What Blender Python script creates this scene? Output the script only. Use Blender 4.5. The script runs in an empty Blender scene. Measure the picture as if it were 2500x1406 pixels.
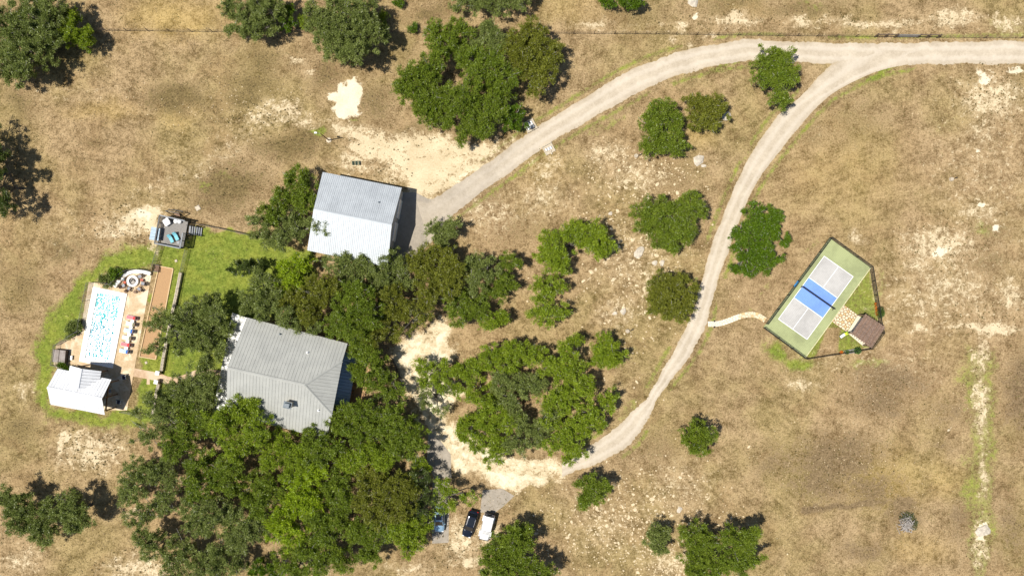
import bpy, bmesh, math, random
import numpy as np
from mathutils import Vector, Matrix

scene = bpy.context.scene
COL = scene.collection
R = math.radians
# ---------------------------------------------------------------- camera (drone, looking straight down)
H = 120.0                 # flying height in metres
S = 14.1                  # photo pixels per metre on the ground
cam_d = bpy.data.cameras.new("camera")
cam_d.sensor_width = 36.0
cam_d.lens = 36.0 * H / (2500.0 / S)
cam_d.clip_start = 1.0
cam_d.clip_end = 4000.0
cam = bpy.data.objects.new("camera", cam_d)
cam.location = (0, 0, H)
COL.objects.link(cam)
scene.camera = cam
# ---------------------------------------------------------------- sky and sun
SUN_EL = R(65.0)
SUN_DIR = Vector((-0.98, -0.20, 0)).normalized() * math.cos(SUN_EL) + Vector((0, 0, math.sin(SUN_EL)))
world = bpy.data.worlds.new("World")
scene.world = world
world.use_nodes = True
wn = world.node_tree
sky = wn.nodes.new("ShaderNodeTexSky")
sky.sky_type = 'NISHITA'
sky.sun_disc = False
sky.sun_elevation = SUN_EL
sky.sun_rotation = math.atan2(SUN_DIR.x, SUN_DIR.y)
bg = wn.nodes["Background"]
bg.inputs[1].default_value = 0.07
wn.links.new(sky.outputs[0], bg.inputs[0])
sun_d = bpy.data.lights.new("sun", 'SUN')
sun_d.energy = 5.0
sun_d.angle = R(0.53)
sun_d.color = (1.0, 0.955, 0.88)
sun = bpy.data.objects.new("sun", sun_d)
sun.rotation_euler = (-SUN_DIR).to_track_quat('-Z', 'Y').to_euler()
sun.location = (-50, -10, 100)
COL.objects.link(sun)
vs = scene.view_settings
vs.view_transform = 'Standard'
vs.look = 'None'
vs.exposure = 0.20
vs.gamma = 1.0
vs.use_curve_mapping = False

# ---------------------------------------------------------------- helpers
def P(px, py, h=0.0):
    """point at height h that the drone saw at photo pixel (px, py)"""
    k = (1.0 - h / H) / S
    return Vector(((px - 1250.0) * k, (703.0 - py) * k, h))

def hit(px, py, plane):
    """point of a plane (three points) seen at photo pixel (px, py)"""
    a, b, c = plane
    n = (b - a).cross(c - a)
    o = Vector((0, 0, H)); d = P(px, py, 0) - o
    t = n.dot(a - o) / n.dot(d)
    return o + d * t

def tag(o, label=None, cat=None, group=None, kind=None):
    if label: o["label"] = label
    if cat: o["category"] = cat
    if group: o["group"] = group
    if kind: o["kind"] = kind
    return o

def thing(name, loc, label, cat, group=None, rz=0.0):
    o = bpy.data.objects.new(name, None)
    o.empty_display_size = 0.3
    o.location = loc
    o.rotation_euler = (0, 0, rz)
    COL.objects.link(o)
    return tag(o, label, cat, group)

def wloc(o):
    v = Vector((0, 0, 0))
    while o is not None:
        v += o.location
        o = o.parent
    return v

def link_mesh(name, me, parent=None, mat=None):
    o = bpy.data.objects.new(name, me)
    COL.objects.link(o)
    if parent is not None: o.parent = parent
    if mat is not None and not me.materials: me.materials.append(mat)
    return o

def copy_tree(o, parent=None):
    c = o.copy()
    COL.objects.link(c)
    c.parent = parent
    for ch in list(o.children):
        copy_tree(ch, c)
    return c

class MB:
    """collects polygons that become ONE mesh object"""
    def __init__(s): s.v = []; s.f = []
    def add(s, vs_, fs_):
        n = len(s.v)
        s.v += [tuple(q) for q in vs_]
        s.f += [tuple(i + n for i in f) for f in fs_]
        return s
    def box(s, c, size, rz=0.0, M=None, bev=0.0):
        sx, sy, sz = size[0] / 2, size[1] / 2, size[2] / 2
        m = (Matrix.Translation(Vector(c)) @ Matrix.Rotation(rz, 4, 'Z')) if M is None else M
        if bev <= 0:
            vs_ = [m @ Vector((x * sx, y * sy, z * sz)) for z in (-1, 1) for x, y in ((-1, -1), (1, -1), (1, 1), (-1, 1))]
            return s.add(vs_, [(3, 2, 1, 0), (4, 5, 6, 7), (0, 1, 5, 4), (1, 2, 6, 5), (2, 3, 7, 6), (3, 0, 4, 7)])
        b = bev
        vs_ = []
        for z, i in ((-sz, 0), (sz - b, 0), (sz, b)):
            vs_ += [m @ Vector((x * (sx - i), y * (sy - i), z)) for x, y in ((-1, -1), (1, -1), (1, 1), (-1, 1))]
        fs_ = [(3, 2, 1, 0), (8, 9, 10, 11)]
        for k in (0, 4):
            fs_ += [(k + a, k + (a + 1) % 4, k + 4 + (a + 1) % 4, k + 4 + a) for a in range(4)]
        return s.add(vs_, fs_)
    def prism(s, poly, z0, z1):
        n = len(poly)
        vs_ = [(p[0], p[1], z0) for p in poly] + [(p[0], p[1], z1) for p in poly]
        ar = sum(poly[i][0] * poly[(i + 1) % n][1] - poly[(i + 1) % n][0] * poly[i][1] for i in range(n))
        o = list(range(n)) if ar > 0 else list(range(n))[::-1]
        fs_ = [tuple(n + i for i in o), tuple(reversed(o))]
        fs_ += [(o[i], o[(i + 1) % n], n + o[(i + 1) % n], n + o[i]) for i in range(n)]
        return s.add(vs_, fs_)
    def bar(s, a, b, w, h=None, up=(0, 0, 1)):
        """rectangular bar from a to b"""
        a = Vector(a); b = Vector(b); h = w if h is None else h
        d = (b - a)
        L = d.length
        if L < 1e-6: return s
        d = d / L
        u = Vector(up)
        if abs(d.dot(u)) > 0.98: u = Vector((1, 0, 0))
        sd = d.cross(u).normalized(); u = sd.cross(d)
        vs_ = []
        for p in (a, b):
            for x, y in ((-1, -1), (1, -1), (1, 1), (-1, 1)):
                vs_.append(p + sd * (x * w / 2) + u * (y * h / 2))
        return s.add(vs_, [(0, 1, 2, 3), (7, 6, 5, 4), (1, 0, 4, 5), (2, 1, 5, 6), (3, 2, 6, 7), (0, 3, 7, 4)])
    def tube(s, pts, rad, n=6, cap=True):
        pts = [Vector(p) for p in pts]
        rs = rad if isinstance(rad, (list, tuple)) else [rad] * len(pts)
        vs_ = []
        for i, p in enumerate(pts):
            d = (pts[min(i + 1, len(pts) - 1)] - pts[max(i - 1, 0)])
            d = d.normalized() if d.length > 1e-6 else Vector((0, 0, 1))
            u = Vector((0, 0, 1)) if abs(d.z) < 0.9 else Vector((1, 0, 0))
            a = d.cross(u).normalized(); b = a.cross(d)
            for k in range(n):
                t = 2 * math.pi * k / n
                vs_.append(p + a * (math.cos(t) * rs[i]) + b * (math.sin(t) * rs[i]))
        fs_ = []
        for i in range(len(pts) - 1):
            for k in range(n):
                fs_.append((i * n + k, i * n + (k + 1) % n, (i + 1) * n + (k + 1) % n, (i + 1) * n + k))
        if cap:
            fs_.append(tuple(range(n))[::-1])
            fs_.append(tuple((len(pts) - 1) * n + k for k in range(n)))
        return s.add(vs_, fs_)
    def lathe(s, c, prof, n=16):
        """prof: list of (radius, z)"""
        c = Vector(c); vs_ = []
        for r, z in prof:
            for k in range(n):
                t = 2 * math.pi * k / n
                vs_.append(c + Vector((r * math.cos(t), r * math.sin(t), z)))
        fs_ = []
        for i in range(len(prof) - 1):
            for k in range(n):
                fs_.append((i * n + k, i * n + (k + 1) % n, (i + 1) * n + (k + 1) % n, (i + 1) * n + k))
        return s.add(vs_, fs_)
    def mesh(s, name, off=Vector((0, 0, 0)), smooth=False):
        me = bpy.data.meshes.new(name)
        me.from_pydata([(v[0] - off.x, v[1] - off.y, v[2] - off.z) for v in s.v], [], s.f)
        bm = bmesh.new(); bm.from_mesh(me)
        bmesh.ops.recalc_face_normals(bm, faces=bm.faces)
        bm.to_mesh(me); bm.free()
        if smooth:
            me.polygons.foreach_set("use_smooth", [True] * len(me.polygons))
        return me
    def build(s, name, mat, parent=None, local=False, smooth=False):
        off = Vector((0, 0, 0)) if (local or parent is None) else wloc(parent)
        me = s.mesh(name, off, smooth)
        return link_mesh(name, me, parent, mat)

def struct(name, mb, mat, **k):
    return tag(mb.build(name, mat, **k), kind="structure")

# ---------------------------------------------------------------- node helper and materials
class NT:
    def __init__(s, name):
        s.m = bpy.data.materials.new(name); s.m.use_nodes = True
        s.t = s.m.node_tree; s.n = s.t.nodes
        s.bsdf = s.n["Principled BSDF"]; s.out = s.n["Material Output"]
        s._pos = None
    def new(s, t, **k):
        q = s.n.new(t)
        for a, b in k.items(): setattr(q, a, b)
        return q
    def put(s, sock, val):
        if isinstance(val, bpy.types.NodeSocket): s.t.links.new(val, sock)
        elif val is not None:
            if sock.type == 'RGBA' and len(val) == 3: val = (*val, 1)
            sock.default_value = val
    def pos(s):
        if s._pos is None: s._pos = s.new("ShaderNodeNewGeometry").outputs["Position"]
        return s._pos
    def noise(s, scale, detail=3, rough=0.55, vec=None, dist=0.0):
        q = s.new("ShaderNodeTexNoise")
        s.put(q.inputs["Vector"], vec if vec is not None else s.pos())
        q.inputs["Scale"].default_value = scale; q.inputs["Detail"].default_value = detail
        q.inputs["Roughness"].default_value = rough; q.inputs["Distortion"].default_value = dist
        return q.outputs["Fac"]
    def math(s, op, a, b=None, c=None, clamp=False):
        q = s.new("ShaderNodeMath", operation=op); q.use_clamp = clamp
        s.put(q.inputs[0], a); s.put(q.inputs[1], b)
        if c is not None: s.put(q.inputs[2], c)
        return q.outputs[0]
    def remap(s, v, a, b, c=0.0, d=1.0, smooth=True):
        q = s.new("ShaderNodeMapRange"); q.interpolation_type = 'SMOOTHSTEP' if smooth else 'LINEAR'
        s.put(q.inputs[0], v)
        for i, x in enumerate((a, b, c, d)): s.put(q.inputs[1 + i], x)
        return q.outputs[0]
    def mix(s, f, a, b, mode='MIX'):
        q = s.new("ShaderNodeMix", data_type='RGBA', blend_type=mode)
        s.put(q.inputs[0], f); s.put(q.inputs[6], a); s.put(q.inputs[7], b)
        return q.outputs[2]
    def attr(s, name):
        return s.new("ShaderNodeAttribute", attribute_name=name)
    def sep(s, col):
        q = s.new("ShaderNodeSeparateColor"); s.put(q.inputs[0], col); return q.outputs
    def bump(s, h, strength=0.3, dist=0.05):
        q = s.new("ShaderNodeBump"); q.inputs["Strength"].default_value = strength
        q.inputs["Distance"].default_value = dist; s.put(q.inputs["Height"], h)
        s.put(s.bsdf.inputs["Normal"], q.outputs[0])
    def col(s, c): s.put(s.bsdf.inputs["Base Color"], c)
    def set(s, rough=None, metal=None, spec=None):
        if rough is not None: s.put(s.bsdf.inputs["Roughness"], rough)
        if metal is not None: s.put(s.bsdf.inputs["Metallic"], metal)
        if spec is not None: s.put(s.bsdf.inputs["Specular IOR Level"], spec)

def mat(name, c, rough=0.7, metal=0.0, var=0.25, scale=3.0, bump=0.15, bscale=None, spec=0.4, c2=None):
    t = NT(name)
    n1 = t.noise(scale, 4, 0.6)
    n2 = t.noise(scale * 5.3, 3, 0.6)
    f = t.math('ADD', t.math('MULTIPLY', n1, 0.65), t.math('MULTIPLY', n2, 0.35))
    f = t.remap(f, 0.32, 0.68)
    lo = tuple(x * (1 - var) for x in c); hi = tuple(min(1, x * (1 + var)) for x in c)
    if c2: lo = c2
    t.col(t.mix(f, lo, hi))
    t.set(rough=t.remap(n1, 0.3, 0.7, rough * 0.85, min(1, rough * 1.12)), metal=metal, spec=spec)
    if bump: t.bump(n2, bump, 0.02)
    return t.m
# ================================================================ THE GROUND
rng = np.random.default_rng(7)
XS = np.concatenate([[-22000, -4000], np.arange(-260, 2761, 7.0), [6500, 24000]])
YS = np.concatenate([[-16000, -3000], np.arange(-210, 1617, 7.0), [4400, 17000]])
GX, GY = np.meshgrid(XS, YS)
def vnoise(x, y, seed, cell):
    """cheap value noise on pixel coordinates"""
    r = np.random.default_rng(seed).random((256, 256))
    u = x / cell; v = y / cell
    i = np.floor(u).astype(int); j = np.floor(v).astype(int)
    fu = u - i; fv = v - j
    fu = fu * fu * (3 - 2 * fu); fv = fv * fv * (3 - 2 * fv)
    g = lambda a, b: r[a % 256, b % 256]
    return (g(i, j) * (1 - fu) * (1 - fv) + g(i + 1, j) * fu * (1 - fv) + g(i, j + 1) * (1 - fu) * fv + g(i + 1, j + 1) * fu * fv)
WX = GX + (vnoise(GX, GY, 1, 28) - .5) * 26 + (vnoise(GX, GY, 2, 11) - .5) * 10
WY = GY + (vnoise(GX, GY, 3, 28) - .5) * 26 + (vnoise(GX, GY, 4, 11) - .5) * 10
def ell(cx, cy, rx, ry, ang=0.0, warp=True):
    X, Y = (WX, WY) if warp else (GX, GY)
    a = R(ang); dx = X - cx; dy = Y - cy
    u = dx * math.cos(a) + dy * math.sin(a); v = -dx * math.sin(a) + dy * math.cos(a)
    return np.clip(1.25 - np.sqrt((u / rx) ** 2 + (v / ry) ** 2), 0, 1)
def pdist(poly, X, Y, closed=True):
    n = len(poly); d = np.full(X.shape, 1e9); ins = np.zeros(X.shape, bool)
    for i in range(n if closed else n - 1):
        x0, y0 = poly[i]; x1, y1 = poly[(i + 1) % n]
        ex, ey = x1 - x0, y1 - y0
        t = np.clip(((X - x0) * ex + (Y - y0) * ey) / (ex * ex + ey * ey + 1e-9), 0, 1)
        d = np.minimum(d, np.hypot(X - x0 - t * ex, Y - y0 - t * ey))
        if closed and abs(ey) > 1e-9:
            c = ((y0 > Y) != (y1 > Y)) & (X < ex * (Y - y0) / ey + x0)
            ins ^= c
    return np.where(ins, -d, d) if closed else d
def pol(poly, feather=14, warp=True):
    X, Y = (WX, WY) if warp else (GX, GY)
    return np.clip(0.5 - pdist(poly, X, Y) / feather, 0, 1)
def lin(pts, w, feather=10):
    return np.clip(1 - (pdist(pts, GX * .6 + WX * .4, GY * .6 + WY * .4, False) - w) / feather, 0, 1)

# --- edges of the drives in photo pixels (north/west edge, south/east edge)
MAIN_N = [(2760, 99), (2500, 100), (2300, 103), (2150, 106), (2000, 105), (1900, 100), (1830, 97), (1740, 109), (1650, 130), (1560, 163), (1480, 205), (1400, 256), (1330, 298), (1270, 340), (1200, 390), (1130, 440), (1075, 474), (1046, 486), (1014, 481)]
MAIN_S = [(2760, 157), (2500, 157), (2300, 157), (2150, 158), (2020, 157), (1930, 152), (1836, 150), (1778, 155), (1692, 174), (1586, 212), (1520, 248), (1450, 287), (1389, 321), (1343, 350), (1300, 380), (1220, 439), (1128, 506), (1085, 548), (1050, 600)]
BR_W = [(2075, 120), (2028, 158), (1995, 193), (1950, 240), (1900, 283), (1850, 350), (1810, 420), (1780, 490), (1760, 540), (1740, 590), (1725, 640), (1708, 705), (1688, 770), (1660, 830), (1620, 900), (1578, 970), (1515, 1032), (1440, 1090), (1372, 1130)]
BR_E = [(2300, 130), (2225, 156), (2170, 167), (2114, 186), (2040, 224), (2000, 257), (1945, 318), (1901, 373), (1858, 430), (1838, 462), (1809, 530), (1778, 612), (1760, 665), (1744, 716), (1715, 814), (1672, 885), (1621, 950), (1556, 1064), (1520, 1098), (1474, 1123), (1420, 1146), (1372, 1164)]
def resample(pts, n):
    a = np.array(pts, float)
    # catmull-rom smoothing
    q = []
    for i in range(len(a) - 1):
        p0 = a[max(i - 1, 0)]; p1 = a[i]; p2 = a[i + 1]; p3 = a[min(i + 2, len(a) - 1)]
        for t in np.linspace(0, 1, 8, endpoint=False):
            q.append(0.5 * ((2 * p1) + (-p0 + p2) * t + (2 * p0 - 5 * p1 + 4 * p2 - p3) * t * t + (-p0 + 3 * p1 - 3 * p2 + p3) * t ** 3))
    q.append(a[-1]); q = np.array(q)
    L = np.concatenate([[0], np.cumsum(np.hypot(*np.diff(q, axis=0).T))])
    s = np.linspace(0, L[-1], n)
    return np.stack([np.interp(s, L, q[:, 0]), np.interp(s, L, q[:, 1])], 1)
ROADS = [(MAIN_N, MAIN_S, 330), (BR_W, BR_E, 300)]
road_d = np.full(GX.shape, 1e9)
for a, b, n in ROADS:
    road_d = np.minimum(road_d, pdist(list(map(tuple, resample(a, 60))) + list(map(tuple, resample(b, 60)))[::-1], GX, GY))

PATIO = [(217, 688), (250, 693), (279, 698), (290, 682), (303, 668), (316, 660), (333, 658), (352, 660), (371, 666), (310, 1002), (257, 1000), (123, 988), (116, 948), (140, 900), (131, 889), (137, 842), (201, 810), (202, 778)]
YARD = [(1085, 775), (1097, 835), (1118, 865), (1075, 905), (1120, 940), (1150, 960), (1110, 985), (1080, 1020), (1140, 1060), (1250, 1112), (1370, 1128), (1372, 1168), (1320, 1180), (1270, 1200), (1215, 1195), (1165, 1160), (1110, 1150), (1095, 1110), (1060, 1080), (1020, 1010), (985, 955), (968, 900), (960, 850), (1015, 815), (1055, 785)]
COURT = [(2026.4, 580.5), (2126.7, 651.9), (1966, 873), (1864.4, 798)]
COURT_FENCE = [(2026, 580), (2124, 652), (2147, 796), (2151, 812), (2123, 850), (1964, 876), (1862, 799)]
LAWN = [(477, 556), (540, 562), (606, 574), (700, 600), (770, 612), (765, 700), (640, 790), (560, 930), (530, 1030), (340, 1040), (330, 1000), (388, 640), (380, 600), (455, 600)]
WLAWN = [(300, 606), (345, 596), (388, 590), (385, 650), (300, 664), (222, 684), (205, 780), (200, 812), (138, 840), (128, 890), (118, 950), (126, 990), (250, 1012), (320, 1004), (345, 1030), (300, 1046), (190, 1032), (112, 1010), (88, 950), (92, 870), (108, 800), (150, 735), (200, 660)]
bare = np.zeros(GX.shape); white = bare.copy(); dark = bare.copy(); green = bare.copy(); gold = bare.copy()
def up(A, m): np.maximum(A, m, out=A)
# cream caliche
up(bare, pol([(815, 300), (860, 306), (900, 318), (1000, 330), (1090, 340), (1170, 350), (1255, 345), (1230, 372), (1150, 424), (1085, 470), (1050, 490), (1010, 484), (985, 440), (965, 408), (930, 385), (880, 375), (850, 345), (825, 332)], 40))
up(bare, pol(YARD, 22))
up(bare, pol([(345, 506), (398, 500), (403, 522), (385, 548), (372, 565), (340, 556), (300, 541), (284, 527), (318, 515)], 22))
for e, v in [((2400, 430, 190, 360), .24), ((2300, 720, 230, 150), .34), ((250, 560, 260, 120), .18), ((2120, 880, 300, 60), .22), ((300, 560, 95, 40, -10), .55), ((380, 590, 25, 40, 20), .6), ((225, 1100, 95, 62), .6), ((150, 1095, 14, 60, 15), .75), ((340, 1385, 110, 40), .62), ((330, 1250, 30, 20), .5), ((1120, 1320, 50, 75), .6), ((1150, 1378, 30, 24), .95), ((1085, 1250, 30, 40), .5), ((1190, 1310, 30, 40), .75),
             ((690, 265, 70, 40), .55), ((640, 285, 60, 30), .52), ((870, 400, 70, 40), .6), ((950, 420, 60, 40), .55), ((740, 300, 60, 25), .5), ((600, 330, 80, 30, -25), .3), ((450, 420, 160, 22, -25), .26), ((725, 150, 25, 20), .6), ((750, 180, 20, 14), .5),
             ((2420, 245, 110, 75), .58), ((2400, 330, 50, 40), .5), ((2290, 600, 120, 60), .62), ((2390, 520, 80, 40), .52), ((2330, 700, 130, 60), .5), ((2470, 720, 50, 50), .55), ((2380, 800, 140, 10), .78), ((2440, 808, 80, 12), .8), ((2240, 645, 40, 40), .5), ((2250, 802, 40, 9), .7), ((2395, 860, 22, 60), .6), ((2390, 980, 22, 130), .62), ((2400, 1150, 18, 90), .6), ((2395, 1330, 26, 80), .55),
             ((1790, 48, 80, 22), .62), ((1950, 52, 40, 18), .66), ((2130, 56, 190, 18), .58), ((2330, 45, 90, 24), .66), ((2460, 55, 60, 26), .56), ((1640, 92, 20, 12), .7), ((1675, 108, 14, 12), .66), ((1660, 65, 16, 10), .6), ((1730, 88, 16, 8), .66), ((1440, 60, 60, 22), .46),
             ((1560, 640, 150, 180), .29), ((1580, 690, 24, 40), .66), ((1510, 760, 80, 60), .40), ((1560, 430, 110, 60), .4), ((1480, 370, 70, 40), .46), ((1330, 420, 50, 60, 20), .47), ((1500, 1270, 200, 120), .27), ((1660, 1190, 140, 90), .3), ((1640, 1370, 90, 50), .5), ((2090, 575, 35, 14, 25), .66), ((1960, 935, 60, 18, 20), .5), ((1730, 700, 20, 30), .3), ((1100, 545, 30, 16, -35), .6), ((60, 950, 40, 30), .45), ((50, 1370, 60, 40), .5), ((780, 1385, 60, 30), .48), ((1000, 1385, 90, 26), .44), ((1200, 520, 120, 60), .38), ((1330, 480, 80, 60), .42), ((1980, 60, 60, 20), .4)]:
    up(bare, ell(*e) * v)
for p in ([(560, 350), (450, 420), (330, 470), (260, 560)], [(580, 365), (480, 430), (370, 480)]):
    up(bare, lin(p, 4, 18) * .27)
for q in ([(90, 222), (330, 217)], [(100, 240), (280, 243)], [(1480, 60), (1700, 58)], [(1460, 75), (1690, 74)], [(560, 300), (700, 250)], [(330, 420), (540, 330)]): up(bare, lin(q, 1.5, 9) * .24)
up(white, pol([(832, 196), (880, 199), (890, 240), (882, 276), (838, 287), (812, 272), (804, 244), (826, 226)], 22))
for e in [(1699, 40, 17, 13), (2400, 188, 30, 18), (2480, 172, 40, 16), (2400, 1296, 20, 22), (2318, 1050, 12, 9), (2392, 500, 12, 12), (2395, 370, 10, 8), (2440, 555, 14, 12), (2290, 615, 40, 20), (440, 510, 6, 5), (345, 525, 34, 18), (1693, 5, 12, 10)]:
    up(white, ell(*e) * .9)
up(white, pol(YARD, 40) * .62)
up(white, ell(1130, 425, 70, 40, -25) * .4)
for q in ([(1235, 358), (1150, 384), (1090, 410), (1045, 455)], [(1215, 378), (1140, 400), (1085, 440), (1062, 478)], [(850, 318), (960, 345), (1060, 372), (1150, 380)], [(870, 345), (980, 372), (1060, 392)], [(1070, 800), (1030, 880), (1020, 960), (1070, 1050), (1180, 1130), (1360, 1150)], [(1050, 810), (1005, 890), (1000, 960), (1052, 1062), (1170, 1146), (1360, 1162)]):
    m_ = lin(q, 1.6, 7); bare -= m_ * .34; white -= m_ * .3
# brown and olive weed patches
for e, v in [((430, 240, 90, 50), .62), ((560, 450, 110, 60), .66), ((520, 500, 80, 40), .5), ((640, 150, 60, 60), .45), ((620, 200, 80, 40), .5), ((700, 355, 100, 34), .62), ((760, 330, 60, 24), .6), ((800, 180, 60, 60), .45), ((920, 250, 60, 60), .4), ((600, 240, 60, 26), .5), ((230, 350, 40, 26), .45), ((50, 250, 60, 60), .4), ((150, 610, 60, 40), .45), ((60, 700, 60, 80), .4), ((50, 1050, 60, 60), .4),
             ((2170, 930, 120, 60), .72), ((2150, 980, 100, 50), .7), ((2040, 1120, 150, 80), .78), ((2000, 1180, 100, 60), .7), ((2130, 1190, 90, 60), .7), ((2490, 960, 55, 130), .8), ((2480, 220, 40, 60), .45), ((2205, 1245, 60, 60), .7), ((2110, 1340, 90, 36), .55), ((2340, 1270, 40, 70), .5), ((2470, 1290, 50, 110), .5), ((2300, 1090, 40, 20), .5), ((1900, 1130, 80, 60), .5), ((1050, 40, 70, 34), .62), ((1080, 20, 60, 30), .5), ((2390, 1340, 30, 30), .4), ((2420, 640, 60, 40), .45), ((2440, 560, 60, 40), .42), ((1960, 20, 160, 30), .5), ((1550, 40, 120, 30), .42), ((1800, 10, 100, 30), .5), ((1180, 480, 90, 60), .4), ((1260, 560, 100, 60), .36), ((1150, 330, 120, 16), .4), ((1010, 320, 80, 20), .45), ((980, 130, 60, 60), .3), ((120, 130, 60, 60), .5), ((2100, 300, 100, 90), .3), ((1980, 330, 60, 40), .36), ((1650, 430, 80, 60), .35), ((2310, 1000, 80, 50), .42), ((1600, 1090, 80, 60), .35), ((700, 1390, 200, 40), .3)]:
    up(dark, ell(*e) * v)
up(dark, lin([(1960, 1245), (2050, 1236), (2160, 1222)], 3, 9) * .85)
dark = np.clip(dark * np.where(GX < 1000, 1.4, 1.1), 0, 1)
# irrigated lawns and green fringes
up(green, pol(LAWN, 30)); up(green, pol(WLAWN, 52)); up(green, pol(COURT_FENCE, 8, False) * .62)
up(green, np.clip(1 - np.abs(road_d - 14) / 16, 0, 1) * .57 * (vnoise(GX, GY, 9, 90) > .35))
for e, v in [((1900, 860, 60, 34, 40), .72), ((1960, 890, 70, 18, -5), .72), ((1840, 770, 30, 40), .4), ((2110, 890, 90, 30), .46), ((2150, 700, 16, 90), .45), ((780, 322, 36, 12), .62), ((870, 287, 50, 8, 10), .6), ((2150, 178, 90, 12, -25), .7), ((1760, 160, 90, 12, -12), .6), ((410, 640, 40, 60), .5), ((2300, 300, 50, 80), .32), ((1870, 700, 20, 50, 30), .4), ((1990, 600, 14, 50, 35), .4), ((1100, 505, 60, 12, -38), .55), ((1250, 440, 100, 12, -38), .5), ((1490, 300, 100, 10, -28), .5), ((2440, 60, 70, 24), .4), ((1990, 10, 60, 20), .45), ((560, 420, 40, 30), .42), ((500, 450, 40, 26), .45), ((2370, 950, 50, 140), .5), ((2370, 1200, 45, 160), .5), ((1540, 1000, 30, 80, 40), .4), ((1540, 870, 60, 80), .3), ((200, 660, 40, 60, 30), .3), ((2400, 560, 60, 30), .45), ((2500, 60, 100, 40), .35)]:
    up(green, ell(*e) * v)
for e, v in [((430, 40, 140, 60), .75), ((470, 60, 60, 30), .8), ((250, 270, 100, 30), .5), ((430, 290, 60, 30), .45), ((1320, 410, 50, 60, 20), .5), ((2170, 1170, 120, 80), .5), ((2050, 420, 160, 140), .32), ((1150, 80, 80, 20), .3), ((1700, 330, 50, 40), .45), ((2300, 1170, 60, 60), .45), ((1400, 20, 100, 50), .35), ((2250, 1340, 90, 40), .4), ((1830, 20, 60, 24), .3)]:
    up(gold, ell(*e) * v)
up(green, pol([(2360, 840), (2436, 840), (2438, 1300), (2420, 1420), (2370, 1420), (2356, 1290)], 30) * .48)
# tan dry soil under the oaks and inside the court fence
under = np.zeros(GX.shape)
for e, v in [((2250, 850, 300, 240), .5), ((1160, 520, 220, 150), .5), ((1880, 600, 120, 260), .4), ((200, 600, 280, 260), .35), ((2330, 500, 260, 300), .35), ((1050, 40, 120, 60), .6), ((1020, 700, 110, 90), .8), ((1180, 720, 120, 90), .7), ((1260, 940, 200, 130), .85), ((1180, 820, 120, 50), .7), ((700, 1200, 360, 190), .8), ((800, 700, 120, 110), .6), ((930, 850, 60, 150), .9), ((1700, 250, 60, 50), .4), ((1880, 230, 40, 40), .5), ((870, 640, 100, 30), .7), ((400, 1200, 130, 200), .7), ((1040, 600, 20, 14), .9), ((1290, 1350, 120, 60), .5), ((760, 612, 26, 14), .8), ((1360, 600, 120, 80), .4)]:
    up(under, ell(*e) * v)
straw = pol([(2021, 800), (2050, 802), (2042, 866), (1994, 871)], 5, False)
green *= (1 - straw); under = np.maximum(under, straw * .7)
green = np.where(under > .55, green * .35, green)
bare[green > .8] = 0
# hard surfaces where nothing grows
hard = np.zeros(GX.shape, bool)
hard |= road_d < 3
for q in (PATIO, COURT, [(389, 649), (424, 656), (381, 878), (340, 871)], [(365, 550), (470, 540), (500, 560), (446, 608), (384, 597)],
          [(770, 430), (985, 470), (950, 640), (760, 605)], [(560, 780), (905, 840), (900, 1000), (795, 1060), (545, 1005)],
          [(2060, 744), (2094, 769), (2150, 800), (2110, 845), (2066, 811), (2030, 785)], [(985, 455), (1050, 486), (1040, 600), (1000, 640), (945, 650)]):
    hard |= pdist(q, GX, GY) < 2
hard |= pdist([(1728, 791), (1756, 790), (1802, 774), (1826, 768), (1866, 780)], GX, GY, False) < 9
hard |= pdist([(310, 907), (390, 918), (430, 925), (470, 915), (520, 908)], GX, GY, False) < 11

def grid_mesh():
    ny, nx = GX.shape
    co = np.stack([(GX - 1250) / S, (703 - GY) / S, np.zeros(GX.shape)], -1).reshape(-1, 3)
    idx = np.arange(nx * ny).reshape(ny, nx)
    q = np.stack([idx[1:, :-1], idx[1:, 1:], idx[:-1, 1:], idx[:-1, :-1]], -1).reshape(-1, 4)
    return np_mesh("ground", co, q, {"gma": np.stack([bare, green, dark, white], -1).reshape(-1, 4), "gmb": np.stack([gold, under, np.clip((GX - 1780) / 120, 0, 1) * np.clip((GY - 820) / 80, 0, 1), bare * 0 + 1], -1).reshape(-1, 4)})
def np_mesh(name, co, faces, attrs=None, smooth=False):
    """mesh from arrays; faces is (n, 3) or (n, 4)"""
    me = bpy.data.meshes.new(name)
    k = faces.shape[1]
    me.vertices.add(len(co)); me.vertices.foreach_set("co", np.ascontiguousarray(co, np.float32).ravel())
    me.loops.add(faces.size); me.loops.foreach_set("vertex_index", np.ascontiguousarray(faces, np.int32).ravel())
    me.polygons.add(len(faces)); me.polygons.foreach_set("loop_start", np.arange(0, faces.size, k, dtype=np.int32))
    if attrs:
        for an, av in attrs.items():
            a = me.attributes.new(an, 'FLOAT_COLOR', 'POINT')
            if av.shape[1] == 3: av = np.concatenate([av, np.ones((len(av), 1))], 1)
            a.data.foreach_set("color", np.ascontiguousarray(av, np.float32).ravel())
    me.update(calc_edges=True)
    if smooth: me.polygons.foreach_set("use_smooth", np.ones(len(faces), bool))
    return me

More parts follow.
